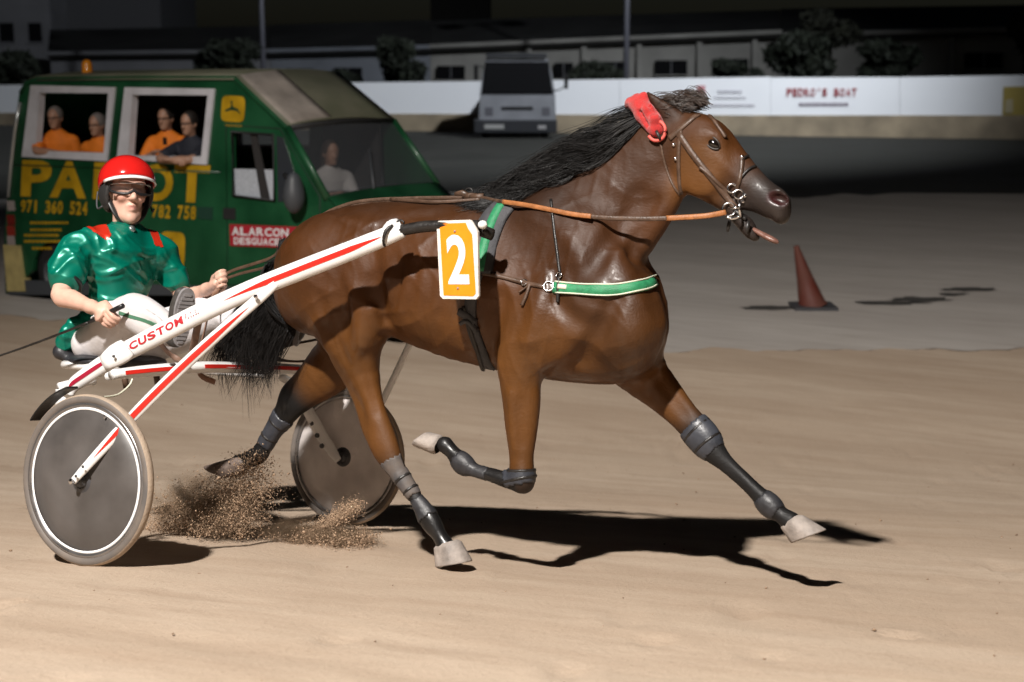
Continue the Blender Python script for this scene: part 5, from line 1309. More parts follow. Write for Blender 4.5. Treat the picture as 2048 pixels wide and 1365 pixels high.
MB().prism([PV(*q, .012) for q in ((446,416),(470,417),(470,440),(446,438))], (0,.014,0)).build("door_handle", M_rub, VAN)
MB().prism([PV(*q, .010) for q in ((395,414),(425,415),(424,440),(395,438))], (0,.012,0)).build("fuel_flap", mat("flap", (.012,.045,.03), .5), VAN)
MB().prism([PV(*q, .02) for q in ((18,560),(640,580),(640,592),(18,590))], (0,.03,0)).build("sill_trim", M_grey, VAN)
MB().prism([PV(*q, .03) for q in ((6,490),(38,492),(50,583),(14,583))], (0,.10,0)).build("rear_bumper_corner", mat("pale_yellow", (.42,.34,.14), .6, noise=.2, nscale=6), VAN)
for y0, c in ((402, (.30,.26,.25)), (430, (.16,.018,.014)), (452, (.25,.03,.02)), (472, (.30,.25,.24))):
    MB().prism([PV(*q, .012) for q in ((13,y0),(27,y0),(29,y0+20),(15,y0+20))], (0,.02,0)).build("tail_light", mat("lamp_lens", c, .25), VAN)
tube("rear_trim", [PV(40,205,.02), PV(30,260,.02), PV(22,330,.02), PV(17,395,.02)], .022, mat("bright_trim", (.5,.52,.52), .25, metal=.6), VAN)
tube("gutter", [PV(75,160,.015), PV(270,158,.015), PV(470,158,.015)], .014, M_vroof, VAN, sides=6)
tube("swage", [PV(20,330,.004), PV(240,338,.004), PV(440,345,.004)], .010, M_vg, VAN, sides=6)
for xc in (wc2, xr):
    for yy, o_ in ((.16, -1), (VW-.16, 1)):
        w = mesh("wheel", *lathe_geo([(.20,.11),(.25,.12),(.31,.10),(.325,.05),(.325,-.05),(.31,-.10),(.2,-.11)], (xc, yy, .325), (0, o_, 0), 32), M_rub, VAN, smooth=True)
        mesh("rim", *lathe_geo([(.0001,.09),(.08,.09),(.12,.06),(.20,.08),(.21,.11)], (xc, yy, .325), (0, o_, 0), 24), M_grey, w, smooth=True)
# lettering
def letters(txt, spans, top, bot, m, b, off=.006):
    for ch, (xa, xb_) in zip(txt, spans):
        yb0 = bot(xa); yb1 = bot(xb_); yt = top(xa)
        v, f = fit_text(ch, PV(xa, yb0, off), PV(xb_, yb1, off), PV(xa+(yb0-yt)*.05, yt, off), b); mesh("letter", v, f, m, VAN)
letters("PABLOT", [(41,101),(99,172),(185,240),(246,278),(278,344),(346,417)], lambda x: 320.5+(x-41)*.031, lambda x: 393+(x-41)*.037, M_vy, .045)
def even(txt, x0, x1, top, bot, m, b):
    n = len(txt); xs_ = np.linspace(x0, x1, n+1)
    letters([c for c in txt if c != " "], [(xs_[i]+1.0, xs_[i+1]-1.0) for i, c in enumerate(txt) if c != " "], top, bot, m, b)
even("971 360 524", 40, 175, lambda x: 400+(x-40)*.03, lambda x: 425+(x-40)*.045, M_vy, .05)
even("971 782 758", 252, 392, lambda x: 407+(x-250)*.04, lambda x: 433+(x-250)*.05, M_vy, .05)
for (xa, xb_, y) in ((60,136,446),(60,118,460),(48,112,471),(48,122,483),(64,96,497)):
    x = xa
    while x < xb_:
        w_ = random.uniform(4, 9); MB().prism([PV(*q, .004) for q in ((x,y-2.4),(x+w_,y-2.2),(x+w_,y+2.6),(x,y+2.4))], (0,.004,0)).build("small_print", M_vy, VAN); x += w_+1.6
# badges: yellow shield with a leaping deer
DEER = [(.10,.42),(.22,.50),(.34,.55),(.40,.66),(.36,.80),(.31,.88),(.34,.90),(.40,.82),(.42,.92),(.46,.92),(.45,.80),(.47,.70),(.50,.60),(.62,.56),(.74,.52),(.80,.42),(.90,.28),(.86,.26),(.74,.38),(.62,.42),(.48,.42),(.40,.44),(.30,.40),(.16,.36),(.08,.38)]
def badge(mapf, off, m1, m2):
    an = np.linspace(0, 2*math.pi, 40, endpoint=False); e = 5.0
    pl = [(.5+.5*abs(math.cos(a))**(2/e)*np.sign(math.cos(a)), .5+.5*abs(math.sin(a))**(2/e)*np.sign(math.sin(a))) for a in an]
    b = MB().prism([mapf(u, v, off) for u, v in pl], mapf(.5, .5, off-.004)-mapf(.5, .5, off)).build("badge", m1, VAN)
    MB().prism([mapf(.08+.84*u, .10+.80*v, off+.003) for u, v in DEER], mapf(.5, .5, off)-mapf(.5, .5, off+.002)).build("deer_emblem", m2, b)
def quadmap(q): return lambda u, v, o: PV((q[0][0]*(1-u)+q[1][0]*u)*(1-v)+(q[3][0]*(1-u)+q[2][0]*u)*v, (q[0][1]*(1-u)+q[1][1]*u)*(1-v)+(q[3][1]*(1-u)+q[2][1]*u)*v, o)
M_vgd = mat("emblem_green", (.012, .05, .02), .5)
badge(quadmap([(441,243),(488,246),(491,193),(444,191)]), .008, M_vy, M_vgd)
badge(quadmap([(318,538),(368,542),(371,466),(321,462)]), .008, M_vy, M_vgd)
MB().prism([PV(*q, .004) for q in ((450,249),(484,251),(484,254),(450,252))], (0,.003,0)).build("badge_line", M_vy, VAN)
cr, cl = out[7], mirV(out[7]); er, el = out[8], mirV(out[8]); cn = nz(np.cross(er-cr, cl-cr)); cn = cn*np.sign(cn[0])
def capmap(u, v, o): a = er+(el-er)*u; b_ = cr+(cl-cr)*u; return a+(b_-a)*v+cn*o+np.array([0,0,.2*u*(1-u)])
badge(lambda u, v, o: capmap(.55+.28*u, .22+.62*v, o+.01), .012, mat("faded_yellow", (.26,.22,.06), .6), M_vgd)
pv = [capmap(u, v, .02) for u in np.linspace(.03, .40, 7) for v in np.linspace(.02, .99, 5)]
cp = mesh("canvas_patch", pv, [(i*5+j, i*5+j+1, i*5+6+j, i*5+5+j) for i in range(6) for j in range(4)], mat("grey_canvas", (.28,.245,.215), .85, noise=.3, nscale=3), VAN, smooth=True); cp.modifiers.new("s", 'SOLIDIFY').thickness = .012
# red scrap yard sign
MB().prism([PV(*q, .012) for q in ((459,449),(690,458),(690,500),(460,492))], (0,.010,0)).build("sign_board", mat("sign_red", (.36,.018,.030), .45), VAN)
M_sw = mat("sign_white", (.68,.66,.68), .5)
def even2(txt, x0, x1, t0, b0, sl):
    e = np.linspace(x0, x1, len(txt)+1)
    for i, ch in enumerate(txt):
        if ch != " ":
            y = (e[i]-x0)*sl; v, f = fit_text(ch, PV(e[i]+.6, b0+y, .015), PV(e[i+1]-.6, b0+y+.3, .015), PV(e[i]+.6, t0+y, .015), .05); mesh("letter", v, f, M_sw, VAN)
even2("ALARCON CUART", 463, 676, 454, 471, .035)
even2("DESGUACES", 467, 572, 475, 489, .03)
# amber beacon
bc = PV(125, 152)+np.array([0,.35,0]); mesh("beacon", *lathe_geo([(.075,-.05),(.075,.02),(.06,.03),(.06,.10),(.055,.14),(.03,.17),(.0001,.175)], bc, (0,0,1), 20), mat("amber_beacon", (.75,.26,.02), .12, coat=.5), VAN, smooth=True)

# ------------------------------------------------------------------ people in the van
M_or = mat("orange_polo", (.78, .20, .012), .75, noise=.08, nscale=14); M_nv = mat("navy_polo", (.014, .016, .026), .8); M_wt = mat("white_top", (.45,.43,.42), .8)
M_skp = mat("passenger_skin", (.36, .20, .135), .5, noise=.12, nscale=12); M_hr = mat("dark_brown_hair", (.014,.010,.008), .6); M_hg = mat("grey_hair", (.16,.14,.13), .7); M_br = mat("long_brown_hair", (.030,.016,.010), .6)
def rz(a): c, s = math.cos(a), math.sin(a); return np.array([[c, -s, 0], [s, c, 0], [0, 0, 1]])
def passenger(head, yaw, shirt, hairm, label, armsR, armsL, long=False, glasses=False, tilt=.06):
    """head = head centre in the van's frame; yaw of the gaze; arms: elbow, wrist in the body's own axes"""
    R = rz(yaw); h = np.array(head); Q = lambda a, b, c: h+R@np.array([a, b, c])
    T = thing("person", VF, Q(-.05, 0, -.82), label, "person", "people riding in the van"); M3 = R
    B = Vol(h-np.array([.62,.62,.92]), h+np.array([.62,.62,.18]), .010)
    B.ell(Q(0,0,.02), (.098,.077,.105), M3, k=0); B.ell(Q(.03,0,-.055), (.060,.056,.072), M3, k=.03); B.ell(Q(.055,0,-.105), (.03,.03,.022), M3, k=.02)
    B.chain([Q(.090,0,.0), Q(.114,0,-.04)], [.010,.013], [.010,.013], k=.012)
    for s in (-1, 1): B.ell(Q(.092,.031*s,.004), (.014,.018,.010), M3, k=.008, op='s'); B.ell(Q(-.01,.078*s,-.015), (.02,.01,.03), M3, k=.01)
    B.chain([Q(.088,-.02,-.083), Q(.094,.02,-.083)], .004, .004, k=.004, op='s')
    B.chain([Q(-.02,0,-.08), Q(-.03,0,-.16), Q(-.04,0,-.24)], [.055,.053,.06], [.054,.054,.08], k=.03)
    B.chain([Q(-.045,0,-.28), Q(-.06,0,-.50), Q(-.05,0,-.72)], [.10,.10,.115], [.165,.15,.16], k=.05, B=R[:, 1])
    for s in (-1, 1): B.chain([Q(-.03,.09*s,-.74), Q(.06,.11*s,-.84)], [.085,.06], [.085,.06], k=.04)
    S = Vol(h-np.array([.62,.62,.92]), h+np.array([.62,.62,.18]), .011)
    S.chain([Q(-.04,0,-.215), Q(-.05,0,-.30), Q(-.06,0,-.50), Q(-.05,0,-.72)], [.085,.120,.125,.135], [.14,.19,.175,.185], k=0, B=R[:, 1])
    S.chain([Q(-.035,0,-.20), Q(-.03,0,-.165)], [.075,.062], [.08,.064], k=.03)
    for s, ar in ((-1, armsR), (1, armsL)):
        if ar is None: E, W = (-.06,.24*s,-.52), (.05,.17*s,-.66)
        else: E, W = ar
        sh_ = Q(-.04,.185*s,-.27); E = Q(*E); W = Q(*W); d = nz(W-E)
        B.chain([sh_, (sh_+E)/2, E, (E+W)/2, W], [.055,.048,.044,.040,.028], [.055,.048,.044,.040,.028], k=.03)
        B.ell(W+d*.05, (.045,.036,.02), np.stack([d, nz(np.cross(d, (0,0,1))), np.cross(nz(np.cross(d, (0,0,1))), d)*-1], 1), k=.015)
        for i in range(4): u = nz(np.cross(d, (0,0,1))); b0 = W+d*.085+u*(.027-.018*i); B.chain([b0-d*.02, b0+d*.022, b0+d*.030+np.array([0,0,-.022])], .009, .009, k=.005)
        u = nz(np.cross(d, (0,0,1))); B.chain([W+d*.02+u*.02, W+d*.05+u*.046, W+d*.075+u*.045], .010, .010, k=.008)
        S.chain([Q(-.04,.15*s,-.28), sh_, sh_+(E-sh_)*.45, sh_+(E-sh_)*.72], [.08,.075,.072,.068], [.08,.075,.072,.068], k=.04)
    v, f = B.surf(); mesh("body", v, f, M_skp, T, smooth=True)
    v, f = S.surf(); mesh("shirt", v, f, shirt, T, smooth=True)
    Hh = Vol(h-np.array([.2,.2,.36]), h+.2, .008); Hh.ell(Q(-.016,0,.030), (.103,.088,.108), M3, k=0)
    if long: Hh.chain([Q(-.05,0,-.02), Q(-.07,0,-.14), Q(-.08,0,-.26)], [.06,.06,.04], [.09,.09,.07], k=.03, B=R[:, 1])
    Hh.ell(Q(.10,0,-.055 if not long else -.04), (.095,.080,.105), M3, k=.012, op='s'); Hh.ell(Q(.02,0,-.13), (.12,.2,.11) if not long else (.10,.07,.2), M3, k=.01, op='s')
    v, f = Hh.surf(); mesh("hair", v, f, hairm, T, smooth=True)
    if glasses: tube("glasses", [Q(.0,-.08,.012), Q(.085,-.05,.004), Q(.112,0,.0), Q(.085,.05,.004), Q(.0,.08,.012)], .005, M_black, T, sub=3)
    return T
def VP(px, py, y): return VF.P(px, py, y)
sill = PV(330, 312)[2]
# gaze: -90 deg looks straight out of the side windows; 0 looks ahead
passenger(VP(110,236,.36), rad(-62), M_or, M_hg, "grey haired man in orange shirt leaning his arm on the rear window sill", ((.20,-.16,-.36),(.30,.16,-.385)), None, glasses=True)
passenger(VP(194,250,.42), rad(-78), M_or, M_hg, "person in orange shirt at the front edge of the rear window", None, None, glasses=True)
passenger(VP(331,237,.44), rad(-70), M_or, M_hr, "dark haired man in orange shirt holding a phone at the front window", ((.10,-.24,-.46),(.26,-.02,-.36)), None, glasses=True)
passenger(VP(378,247,.34), rad(-80), M_nv, M_hr, "man in navy shirt with folded arms on the front window sill", ((.26,-.20,-.36),(.32,.04,-.385)), ((.26,.20,-.36),(.34,.02,-.36)), glasses=True)
ph = thing("phone", VF, VP(326,290,.22), "dark phone held out by the man in orange shirt at the window", "phone")
MB().box(tuple(VP(326,290,.22)), tuple(VP(326,290,.22)+np.array([.05,.012,.08]))).build("case", M_black, ph)
passenger(VP(662,306,.80), rad(-25), M_wt, M_br, "woman in white top at the wheel behind the windscreen", ((.12,-.22,-.48),(.34,-.12,-.40)), ((.12,.22,-.48),(.34,.12,-.40)), long=True)
# ------------------------------------------------------------------ far side: cone, truck, perimeter wall, buildings, trees
# traffic cone
cb = wground(1626, 616); CF = Frame(cb, np.eye(3)); CN = thing("traffic_cone", CF, (0,0,0), "faded orange traffic cone standing alone on the grey infield", "traffic cone")
tip = CF.P(1592, 492, 0); ax = nz(tip); L = np.linalg.norm(tip)
mesh("cone", *lathe_geo([(.17,.02),(.15,.05),(.095,L*.45),(.035,L*.95),(.03,L),(.0001,L)], (0,0,0), ax, 28), mat("cone_orange", (.10,.020,.012), .7, noise=.5, nscale=5, col2=(.10,.045,.03)), CN, smooth=True)
MB().box((-.24,-.22,0),(.24,.22,.035)).build("base_plate", mat("cone_base", (.045,.045,.05), .7), CN)
# tyre marks / damp patches on the infield are flat stains with a shape of their own
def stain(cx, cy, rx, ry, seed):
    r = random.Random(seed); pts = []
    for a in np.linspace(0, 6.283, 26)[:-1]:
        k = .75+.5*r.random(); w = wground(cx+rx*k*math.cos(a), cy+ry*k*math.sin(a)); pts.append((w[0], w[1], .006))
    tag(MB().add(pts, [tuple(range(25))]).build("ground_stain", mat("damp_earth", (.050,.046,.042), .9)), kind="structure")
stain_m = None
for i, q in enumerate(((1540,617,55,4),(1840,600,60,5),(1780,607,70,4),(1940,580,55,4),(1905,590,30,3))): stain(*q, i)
# truck
tb = wground(1030, 277); KF = Frame(tb, np.eye(3)); TK = thing("truck", KF, (0,0,0), "pale grey truck with dark windscreen parked facing the track by the wall", "truck")
K = KF.P
M_cab = mat("truck_grey", (.20,.205,.225), .5, noise=.12, nscale=2); M_kd = mat("truck_dark", (.010,.010,.011), .35); M_kb = mat("truck_bumper", (.022,.023,.027), .5)
def kbox(name, x0, y0, x1, y1, d0, d1, m, b=.04):
    a = K(x0, y1, 0); c = K(x1, y0, 0); return bevel(MB().box((a[0], d0, a[2]), (c[0], d1, c[2])).build(name, m, TK), b, 3)
V = MB(); pr = [K(*q, 0) for q in ((958,240),(960,190),(965,150),(972,118),(1095,118),(1104,150),(1110,190),(1112,240))]
V.prism([p+np.array([0,.0,0]) for p in pr], (0,1.7,0)).build("cab", M_cab, TK)
MB().prism([K(*q, -.015) for q in ((970,124),(1097,124),(1106,189),(963,189))], (0,.014,0)).build("windscreen", mat("truck_glass", (.006,.006,.007), .6, spec=.1), TK)
kbox("roof_visor", 972,107,1094,116,-.10,.6,M_kb,.03)
kbox("bumper", 948,240,1114,266,-.12,.5,M_kb,.03)
kbox("grille", 1002,214,1066,221,-.012,.02,M_kd,.01)
for x in (970, 1084): kbox("headlight", x,215,x+16,232,-.012,.02,mat("head_lamp", (.10,.10,.115),.2),.01)
kbox("number_plate", 969,249,1008,258,-.135,-.115,mat("truck_plate",(.30,.30,.29),.5),.004)
kbox("fog_light", 1076,251,1092,258,-.135,-.115,mat("fog_lamp",(.34,.33,.33),.3),.004)
for x, y in ((948,140),(1128,158)): kbox("mirror", x,y-10,x+8,y+20,-.15,-.05,M_kd,.02)
tube("mirror_arm", [K(1106,182,0), K(1120,180,-.1), K(1131,172,-.1)], .02, M_kd, TK); tube("mirror_arm", [K(966,135,0), K(958,132,-.1), K(952,136,-.1)], .02, M_kd, TK)
c0 = K(960,240,0); c1 = K(1112,120,0); MB().box((c0[0]+.05,1.8,.6),(c1[0]-.05,3.5,1.25)).build("load_bed", M_kb, TK)
for x in (968, 1094):
    for d in (.5, 2.9):
        a = K(x, 262, 0); mesh("wheel", *lathe_geo([(.0001,.14),(.30,.14),(.42,.10),(.44,0),(.42,-.10),(.3,-.14)], (a[0]+.05*(1 if x < 1000 else -1), d, .44), (1,0,0), 24), M_rub, TK, smooth=True)
# perimeter wall
WD = lambda px: 1/np.interp(px, [-900, 0, 2048, 2700], [1/62., 1/54., 1/46., 1/44.])
wtop = lambda px: np.interp(px, [-900,0,500,900,1200,1540,1545,2048,2700], [176,171,168,164,160,153,159,151,146]); wbot = lambda px: np.interp(px, [-900,0,900,1400,2048,2700], [224,226,228,231,231,231])
M_wall = mat("wall_white", (.74,.75,.78), .7, noise=.14, nscale=.9, detail=6, col2=(.55,.56,.60)); M_plinth = mat("wall_plinth", (.30,.24,.165), .85, noise=.3, nscale=1.2)
WL = thing("perimeter_wall", WF, wat(1024, 230, WD(1024))*np.array([1,1,0]), "long white perimeter wall with ochre base behind the infield", "wall")
ed = [-900,-500,-200,120,420,700,960,1240,1542,1800,2048,2400,2700]
for a, b in zip(ed[:-1], ed[1:]):
    if b-a < 10: continue
    b2 = b-.6
    q = [wat(x, f(x+(.3 if x == a else -.3)), WD(x)) for x, f in ((a,wbot),(b2,wbot),(b2,wtop),(a,wtop))]
    MB().prism(q, (0,.25,0)).build("wall_panel", M_wall, WL)
pl = [wat(x, wbot(x), WD(x)) for x in ed]; pz = [np.array([p[0], p[1]-.06, -.3]) for p in pl]; pt = [p-np.array([0,.06,.0]) for p in pl]
n_ = len(pl); MB().add(pt+pz, [(i, i+1, n_+i+1, n_+i) for i in range(n_-1)]).build("plinth", M_plinth, WL).modifiers.new("s", 'SOLIDIFY').thickness = .3
def onwall(px, py, off=.04): return wat(px, py, WD(px))-np.array([0, off, 0])
def wtext(s, x0, x1, y0, y1, m, b):
    n = len(s); e = np.linspace(x0, x1, n+1)
    for i, ch in enumerate(s):
        if ch != " ":
            v, f = fit_text(ch, onwall(e[i]+.8, y1), onwall(e[i+1]-.8, y1), onwall(e[i]+.8, y0), b); mesh("letter", v, f, m, WL)
M_wr = mat("wall_red", (.30,.05,.06), .6); M_wg = mat("wall_grey_letters", (.20,.16,.20), .6); M_wy = mat("wall_yellow", (.36,.27,.05), .6)
wtext("PEDRO'S BOAT", 1572, 1714, 177, 193, M_wr, .04)
def dashes(x0, x1, y, h, m, w=6):
    x = x0
    while x < x1:
        k = random.uniform(.5, 1.2)*w; MB().prism([onwall(*q, .035) for q in ((x,y+h),(x+k,y+h),(x+k,y),(x,y))], (0,.02,0)).build("small_print", m, WL); x += k+1.5
dashes(1598, 1690, 206, 6, M_wg); dashes(1435, 1480, 181, 5, mat("faint_print",(.46,.45,.50),.6)); dashes(1428, 1492, 194, 3, mat("faint_print",(.5,.49,.53),.6)); dashes(1420, 1510, 209, 4, mat("faint_print",(.44,.42,.46),.6))
MB().prism([onwall(*q, .03) for q in ((1394,190),(1410,190),(1410,171),(1394,172))], (0,.02,0)).build("red_mark", mat("pink_mark",(.42,.16,.18),.6), WL)
MB().prism([onwall(*q, .05) for q in ((2004,232),(2100,232),(2100,172),(2006,174))], (0,.03,0)).build("yellow_banner", M_wy, WL)
MB().prism([onwall(*q, .08) for q in ((2008,226),(2024,226),(2024,198),(2010,200))], (0,.02,0)).build("banner_patch", mat("banner_pale",(.42,.36,.22),.6), WL)
# warehouses behind the wall
M_fac = mat("render_grey", (.30,.29,.27), .85, noise=.2, nscale=.5); M_fac2 = mat("render_blue_grey", (.24,.255,.29), .85, noise=.15, nscale=.5); M_roof = mat("dark_roof", (.010,.0095,.009), .9, noise=.3, nscale=.4); M_win = mat("dark_window", (.006,.006,.007), .7, spec=.1); M_fac3 = mat("render_dim", (.20,.20,.215), .9, noise=.15, nscale=.4)
def facade(name, x0, x1, Z0, Z1, top, m, label, wins, roof_top, pil=(), depth=16):
    iz = lambda x: 1/np.interp(x, [x0, x1], [1/Z0, 1/Z1]); A, B = wat(x0, top[0], Z0), wat(x1, top[1], Z1)
    base = (A+B)/2; base[2] = 0; T = thing(name, WF, base, label, "building", "buildings behind the wall")
    a0, b0 = A.copy(), B.copy(); a0[2] = b0[2] = 0
    MB().prism([a0, b0, B, A], (0, depth, 0)).build("wall", m, T)
    dn = np.array([0, -1., 0])
    for (wx0, wy0, wx1, wy1) in wins:
        q = lambda px, py, o=0.0: wat(px, py, iz(px))+dn*o
        fr = MB().prism([q(wx0,wy1,.10), q(wx1,wy1,.10), q(wx1,wy0,.10), q(wx0,wy0,.10)], (0,.09,0)).build("window", M_win, T)
        MB().prism([q(wx0-2,wy1+2,.16), q(wx1+2,wy1+2,.16), q(wx1+2,wy1,.16), q(wx0-2,wy1,.16)], (0,.15,0)).build("sill", m, fr)
        MB().prism([q((wx0+wx1)/2-.8,wy1,.14), q((wx0+wx1)/2+.8,wy1,.14), q((wx0+wx1)/2+.8,wy0,.14), q((wx0+wx1)/2-.8,wy0,.14)], (0,.03,0)).build("mullion", M_fac3, fr)
    for p_ in pil:
        q = lambda px, py, o=0.0: wat(px, py, iz(px))+dn*o
        yt = np.interp(p_, [x0, x1], top)+1; MB().prism([q(p_-5,170,.25), q(p_+5,170,.25), q(p_+5,yt,.25), q(p_-5,yt,.25)], (0,.24,0)).build("pilaster", m, T)
    # roof: eaves over the facade, ridge behind
    rA = wat(x0, roof_top[0], Z0*1.12); rB = wat(x1, roof_top[1], Z1*1.12); eA, eB = A+np.array([0,-.5,-.02]), B+np.array([0,-.5,-.02])
    rf = mesh("roof", [eA, eB, rB, rA], [(0,1,2,3)], M_roof, T); rf.modifiers.new("s", 'SOLIDIFY').thickness = .25
    MB().tube([eA, eB], .12, sides=6).build("gutter", m, rf)
    return T
facade("warehouse", 100, 540, 84, 80, (107,102), M_fac3, "low dark warehouse left of the lamp post behind the green van", [(140,144,250,170),(285,144,345,170)], (60,52))
facade("warehouse", 541, 860, 80, 76, (102,94), M_fac2, "low blue-grey warehouse between the two round trees", [(572,138,626,166),(668,136,724,164)], (50,40))
facade("warehouse", 861, 1560, 76, 70, (93,64), M_fac, "long grey warehouse above the truck and the horse's head", [(874,132,930,160),(1108,126,1146,158),(1205,124,1255,156),(1310,121,1374,150),(1426,118,1496,150)], (42,20), (1058,1168,1278,1398,1508))
facade("warehouse", 1561, 2200, 70, 66, (70,54), M_fac, "pale grey warehouse at the right edge behind the trees", [(1928,106,2004,138)], (18,8), (1900,))
# taller building at the left
def tower(name, x0, x1, Z, y0, m, label, wins, depth=12):
    A, B = wat(x0, y0, Z), wat(x1, y0, Z); base = (A+B)/2; base[2] = 0; T = thing(name, WF, base, label, "building", "buildings behind the wall")
    MB().box((A[0], A[1], 0), (B[0], A[1]+depth, A[2])).build("wall", m, T)
    for (a, b, c, d) in wins:
        p, q = wat(a, d, Z), wat(c, b, Z); w = MB().box((p[0], A[1]-.06, p[2]), (q[0], A[1]-.01, q[2])).build("window", M_win, T); MB().box((p[0]-.1, A[1]-.2, p[2]-.12), (q[0]+.1, A[1]-.01, p[2]-.01)).build("sill", m, w)
    MB().box((A[0]-.2, A[1]-.2, A[2]+.01), (B[0]+.2, A[1]+depth+.2, A[2]+.35)).build("parapet", M_roof, T)
    return T
tower("apartment_block", -330, 95, 100, -60, M_fac3, "dim grey block with small windows at the upper left", [(-150,45,-120,85),(-8,46,20,84),(50,46,76,84),(-100,45,-70,85)])
tower("apartment_block", 96, 318, 104, -40, mat("render_dimmer", (.10,.10,.108), .9), "very dark plain block beside the dim grey block", [])
tower("apartment_block", 860, 978, 120, -50, mat("render_faint", (.016,.015,.013), .9), "faint dark block rising above the warehouse roofs", [])
# lamp posts
def post(px, Z, label, rpx):
    b = wground(px, 200); x = wat(px, 150, Z); T = thing("lamp_post", WF, (x[0], x[1], 0), label, "lamp post", "lamp posts behind the wall")
    m = mat("post_grey", (.16,.16,.19), .5, metal=.3); r = rpx*Z/FPX
    tube("pole", [(x[0],x[1],0),(x[0],x[1],5),(x[0],x[1],11)], [r*1.1,r,r*.7], m, T, sides=12)
    tube("arm", [(x[0]-1.1,x[1],11),(x[0]+1.1,x[1],11)], r*.5, m, T)
    for d in (-.9, .9): MB().box((x[0]+d-.3,x[1]-.35,10.7),(x[0]+d+.3,x[1]+.05,11.1)).build("lamp_head", M_kb, T)
post(527, 64, "grey lamp post rising behind the green van", 5); post(1252, 60, "grey lamp post rising above the horse's neck", 5.5)
# trees
M_leaf = [mat("leaf_dark", (.010,.014,.007), .8, noise=.4, nscale=2), mat("leaf_olive", (.014,.015,.008), .8, noise=.4, nscale=2)]; M_bark = mat("bark", (.05,.04,.03), .9, noise=.3, nscale=6)
def tree(px, ytop, ybase_, wpx, Z, label, kind=0, n=2600, lobes=9, zlow=.15):
    q = wat(px, ytop, Z); base = np.array([q[0], q[1], 0.0]); Hh_ = q[2]; rw = wpx*Z/FPX/2; zc0 = max(.2, wat(px, ybase_, Z)[2]); r_ = np.random.default_rng(int(px*7+Z))
    T = thing("tree", WF, base, label, "tree", "trees behind the wall")
    cz = (Hh_+zc0)/2; rz_ = max((Hh_-zc0)/2, .3); cs = []
    for i in range(lobes):
        a = r_.uniform(0, 6.28); k = r_.uniform(.15, .62); cs.append((base[0]+rw*k*math.cos(a), base[1]+rw*k*math.sin(a), cz+rz_*r_.uniform(-.5, .55), rw*r_.uniform(.35, .5), rz_*r_.uniform(.35, .48)))
    pts = []
    for i in range(n):
        c = cs[r_.integers(len(cs))]; d = nz(r_.normal(size=3)); k = r_.uniform(.55, 1.08); pts.append((c[0]+d[0]*c[3]*k, c[1]+d[1]*c[3]*k, max(.15, c[2]+d[2]*c[4]*k)))
    pts = np.array(pts); s = (.10+.07*r_.random(n))[:, None, None]; u = r_.normal(size=(n, 3)); u /= np.linalg.norm(u, axis=1, keepdims=True); w = np.cross(u, r_.normal(size=(n, 3))); w /= np.linalg.norm(w, axis=1, keepdims=True)
    V = pts[:, None, :]+s*np.stack([u*1.5, w*.6, -u*1.5, -w*.6], 1); mesh("crown", V.reshape(-1, 3), np.arange(4*n).reshape(n, 4), M_leaf[kind], T)
    tp = [base, base+np.array([.05,0,zc0*.6]), base+np.array([-.04,.05,cz])]; tube("trunk", tp, [.16,.13,.07], M_bark, T, sides=8)
    for i in range(min(5, lobes)):
        c = cs[i]; tube("limb", [tp[1]+(tp[2]-tp[1])*.4*(i/5), (tp[2]+np.array(c[:3]))/2, np.array(c[:3])], [.07,.05,.02], M_bark, T, sides=6)
tree(458, 64, 175, 150, 60, "rounded dark tree behind the green van roof")
tree(800, 74, 175, 112, 58, "round topped dark tree left of the truck", 0)
tree(1612, 62, 170, 160, 56, "largest dark tree above the wall lettering", 0, 3600, 12)
tree(1660, 5, 120, 150, 60, "tall faint tree rising behind the largest dark tree", 1, 2200)
tree(1780, 80, 168, 150, 56, "spreading low tree right of the wall lettering", 0, 3000, 11)
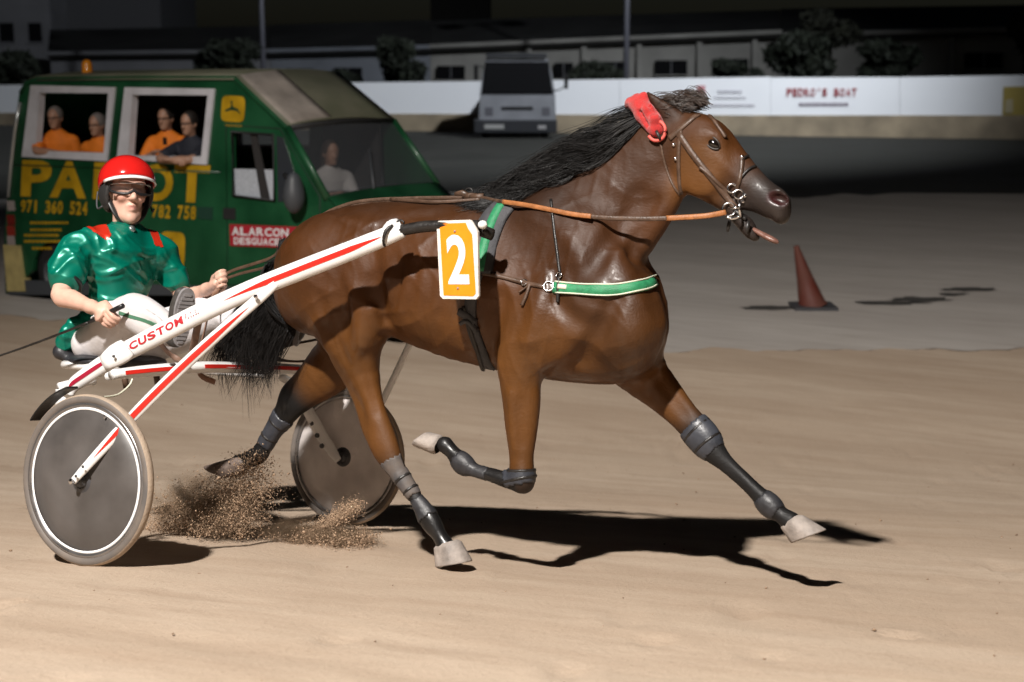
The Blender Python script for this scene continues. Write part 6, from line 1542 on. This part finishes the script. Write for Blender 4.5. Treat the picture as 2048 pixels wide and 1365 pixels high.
tree(2060, 0, 160, 130, 55, "tall olive tree cut by the right edge", 1, 3000)
tree(25, 92, 190, 130, 62, "dark tree at the left edge beyond the van", 0)
tree(1190, 124, 175, 130, 57, "low dark shrub beside the truck", 0, 1600, 6)
tree(1455, 122, 170, 80, 57, "small dark shrub over the wall by the horse's ear", 0, 1200, 6)
tree(1510, 138, 170, 36, 56, "smallest round shrub peeping over the wall step", 0, 500, 4)
tree(690, 140, 185, 90, 59, "low shrub behind the van's roof front", 0, 900, 5)

# ------------------------------------------------------------------ floodlight masts carrying the two beams, outside the frame
def mast(loc, aim, label):
    x, y, z = loc; d = nz(np.array(aim)-np.array(loc)); h = nz(np.array([d[0], d[1], 0])); gz = float(ground_z(np.array([x-h[0]*.9]), np.array([y-h[1]*.9]))[0])
    b = np.array([x, y, 0])-h*.9; T = thing("floodlight_mast", WF, (b[0], b[1], gz), label, "floodlight", "floodlight masts of the racecourse"); m = mat("mast_steel", (.30,.30,.31), .5, metal=.6)
    tube("pole", [(b[0],b[1],gz),(b[0],b[1],z*.5),(b[0],b[1],z+.5)], [.17,.14,.09], m, T, sides=14)
    s_ = np.array([-h[1], h[0], 0]); tube("crossarm", [b+s_*1.3+np.array([0,0,z+.3]), b-s_*1.3+np.array([0,0,z+.3])], .06, m, T)
    for k in (-1.0, 0, 1.0):
        c = b+s_*k+np.array([0,0,z+.05])+h*.25; u = np.cross(s_, d)
        mb = MB().prism([c+s_*.24+u*.18, c-s_*.24+u*.18, c-s_*.24-u*.18, c+s_*.24-u*.18], d*.16); mb.build("lamp_housing", M_kb, T)
        MB().prism([c+d*.165+s_*.2+u*.14, c+d*.165-s_*.2+u*.14, c+d*.165-s_*.2-u*.14, c+d*.165+s_*.2-u*.14], d*.01).build("lamp_glass", mat("lamp_glass", (.8,.8,.8), .2, emit=(1,.96,.9,20)), T)
mast(MAST, (0.4, 5.2, 1.2), "tall floodlight mast standing behind the photographer")
mast(MAST2, (-7.0, 52.0, 2.5), "tall floodlight mast standing on the infield towards the wall")
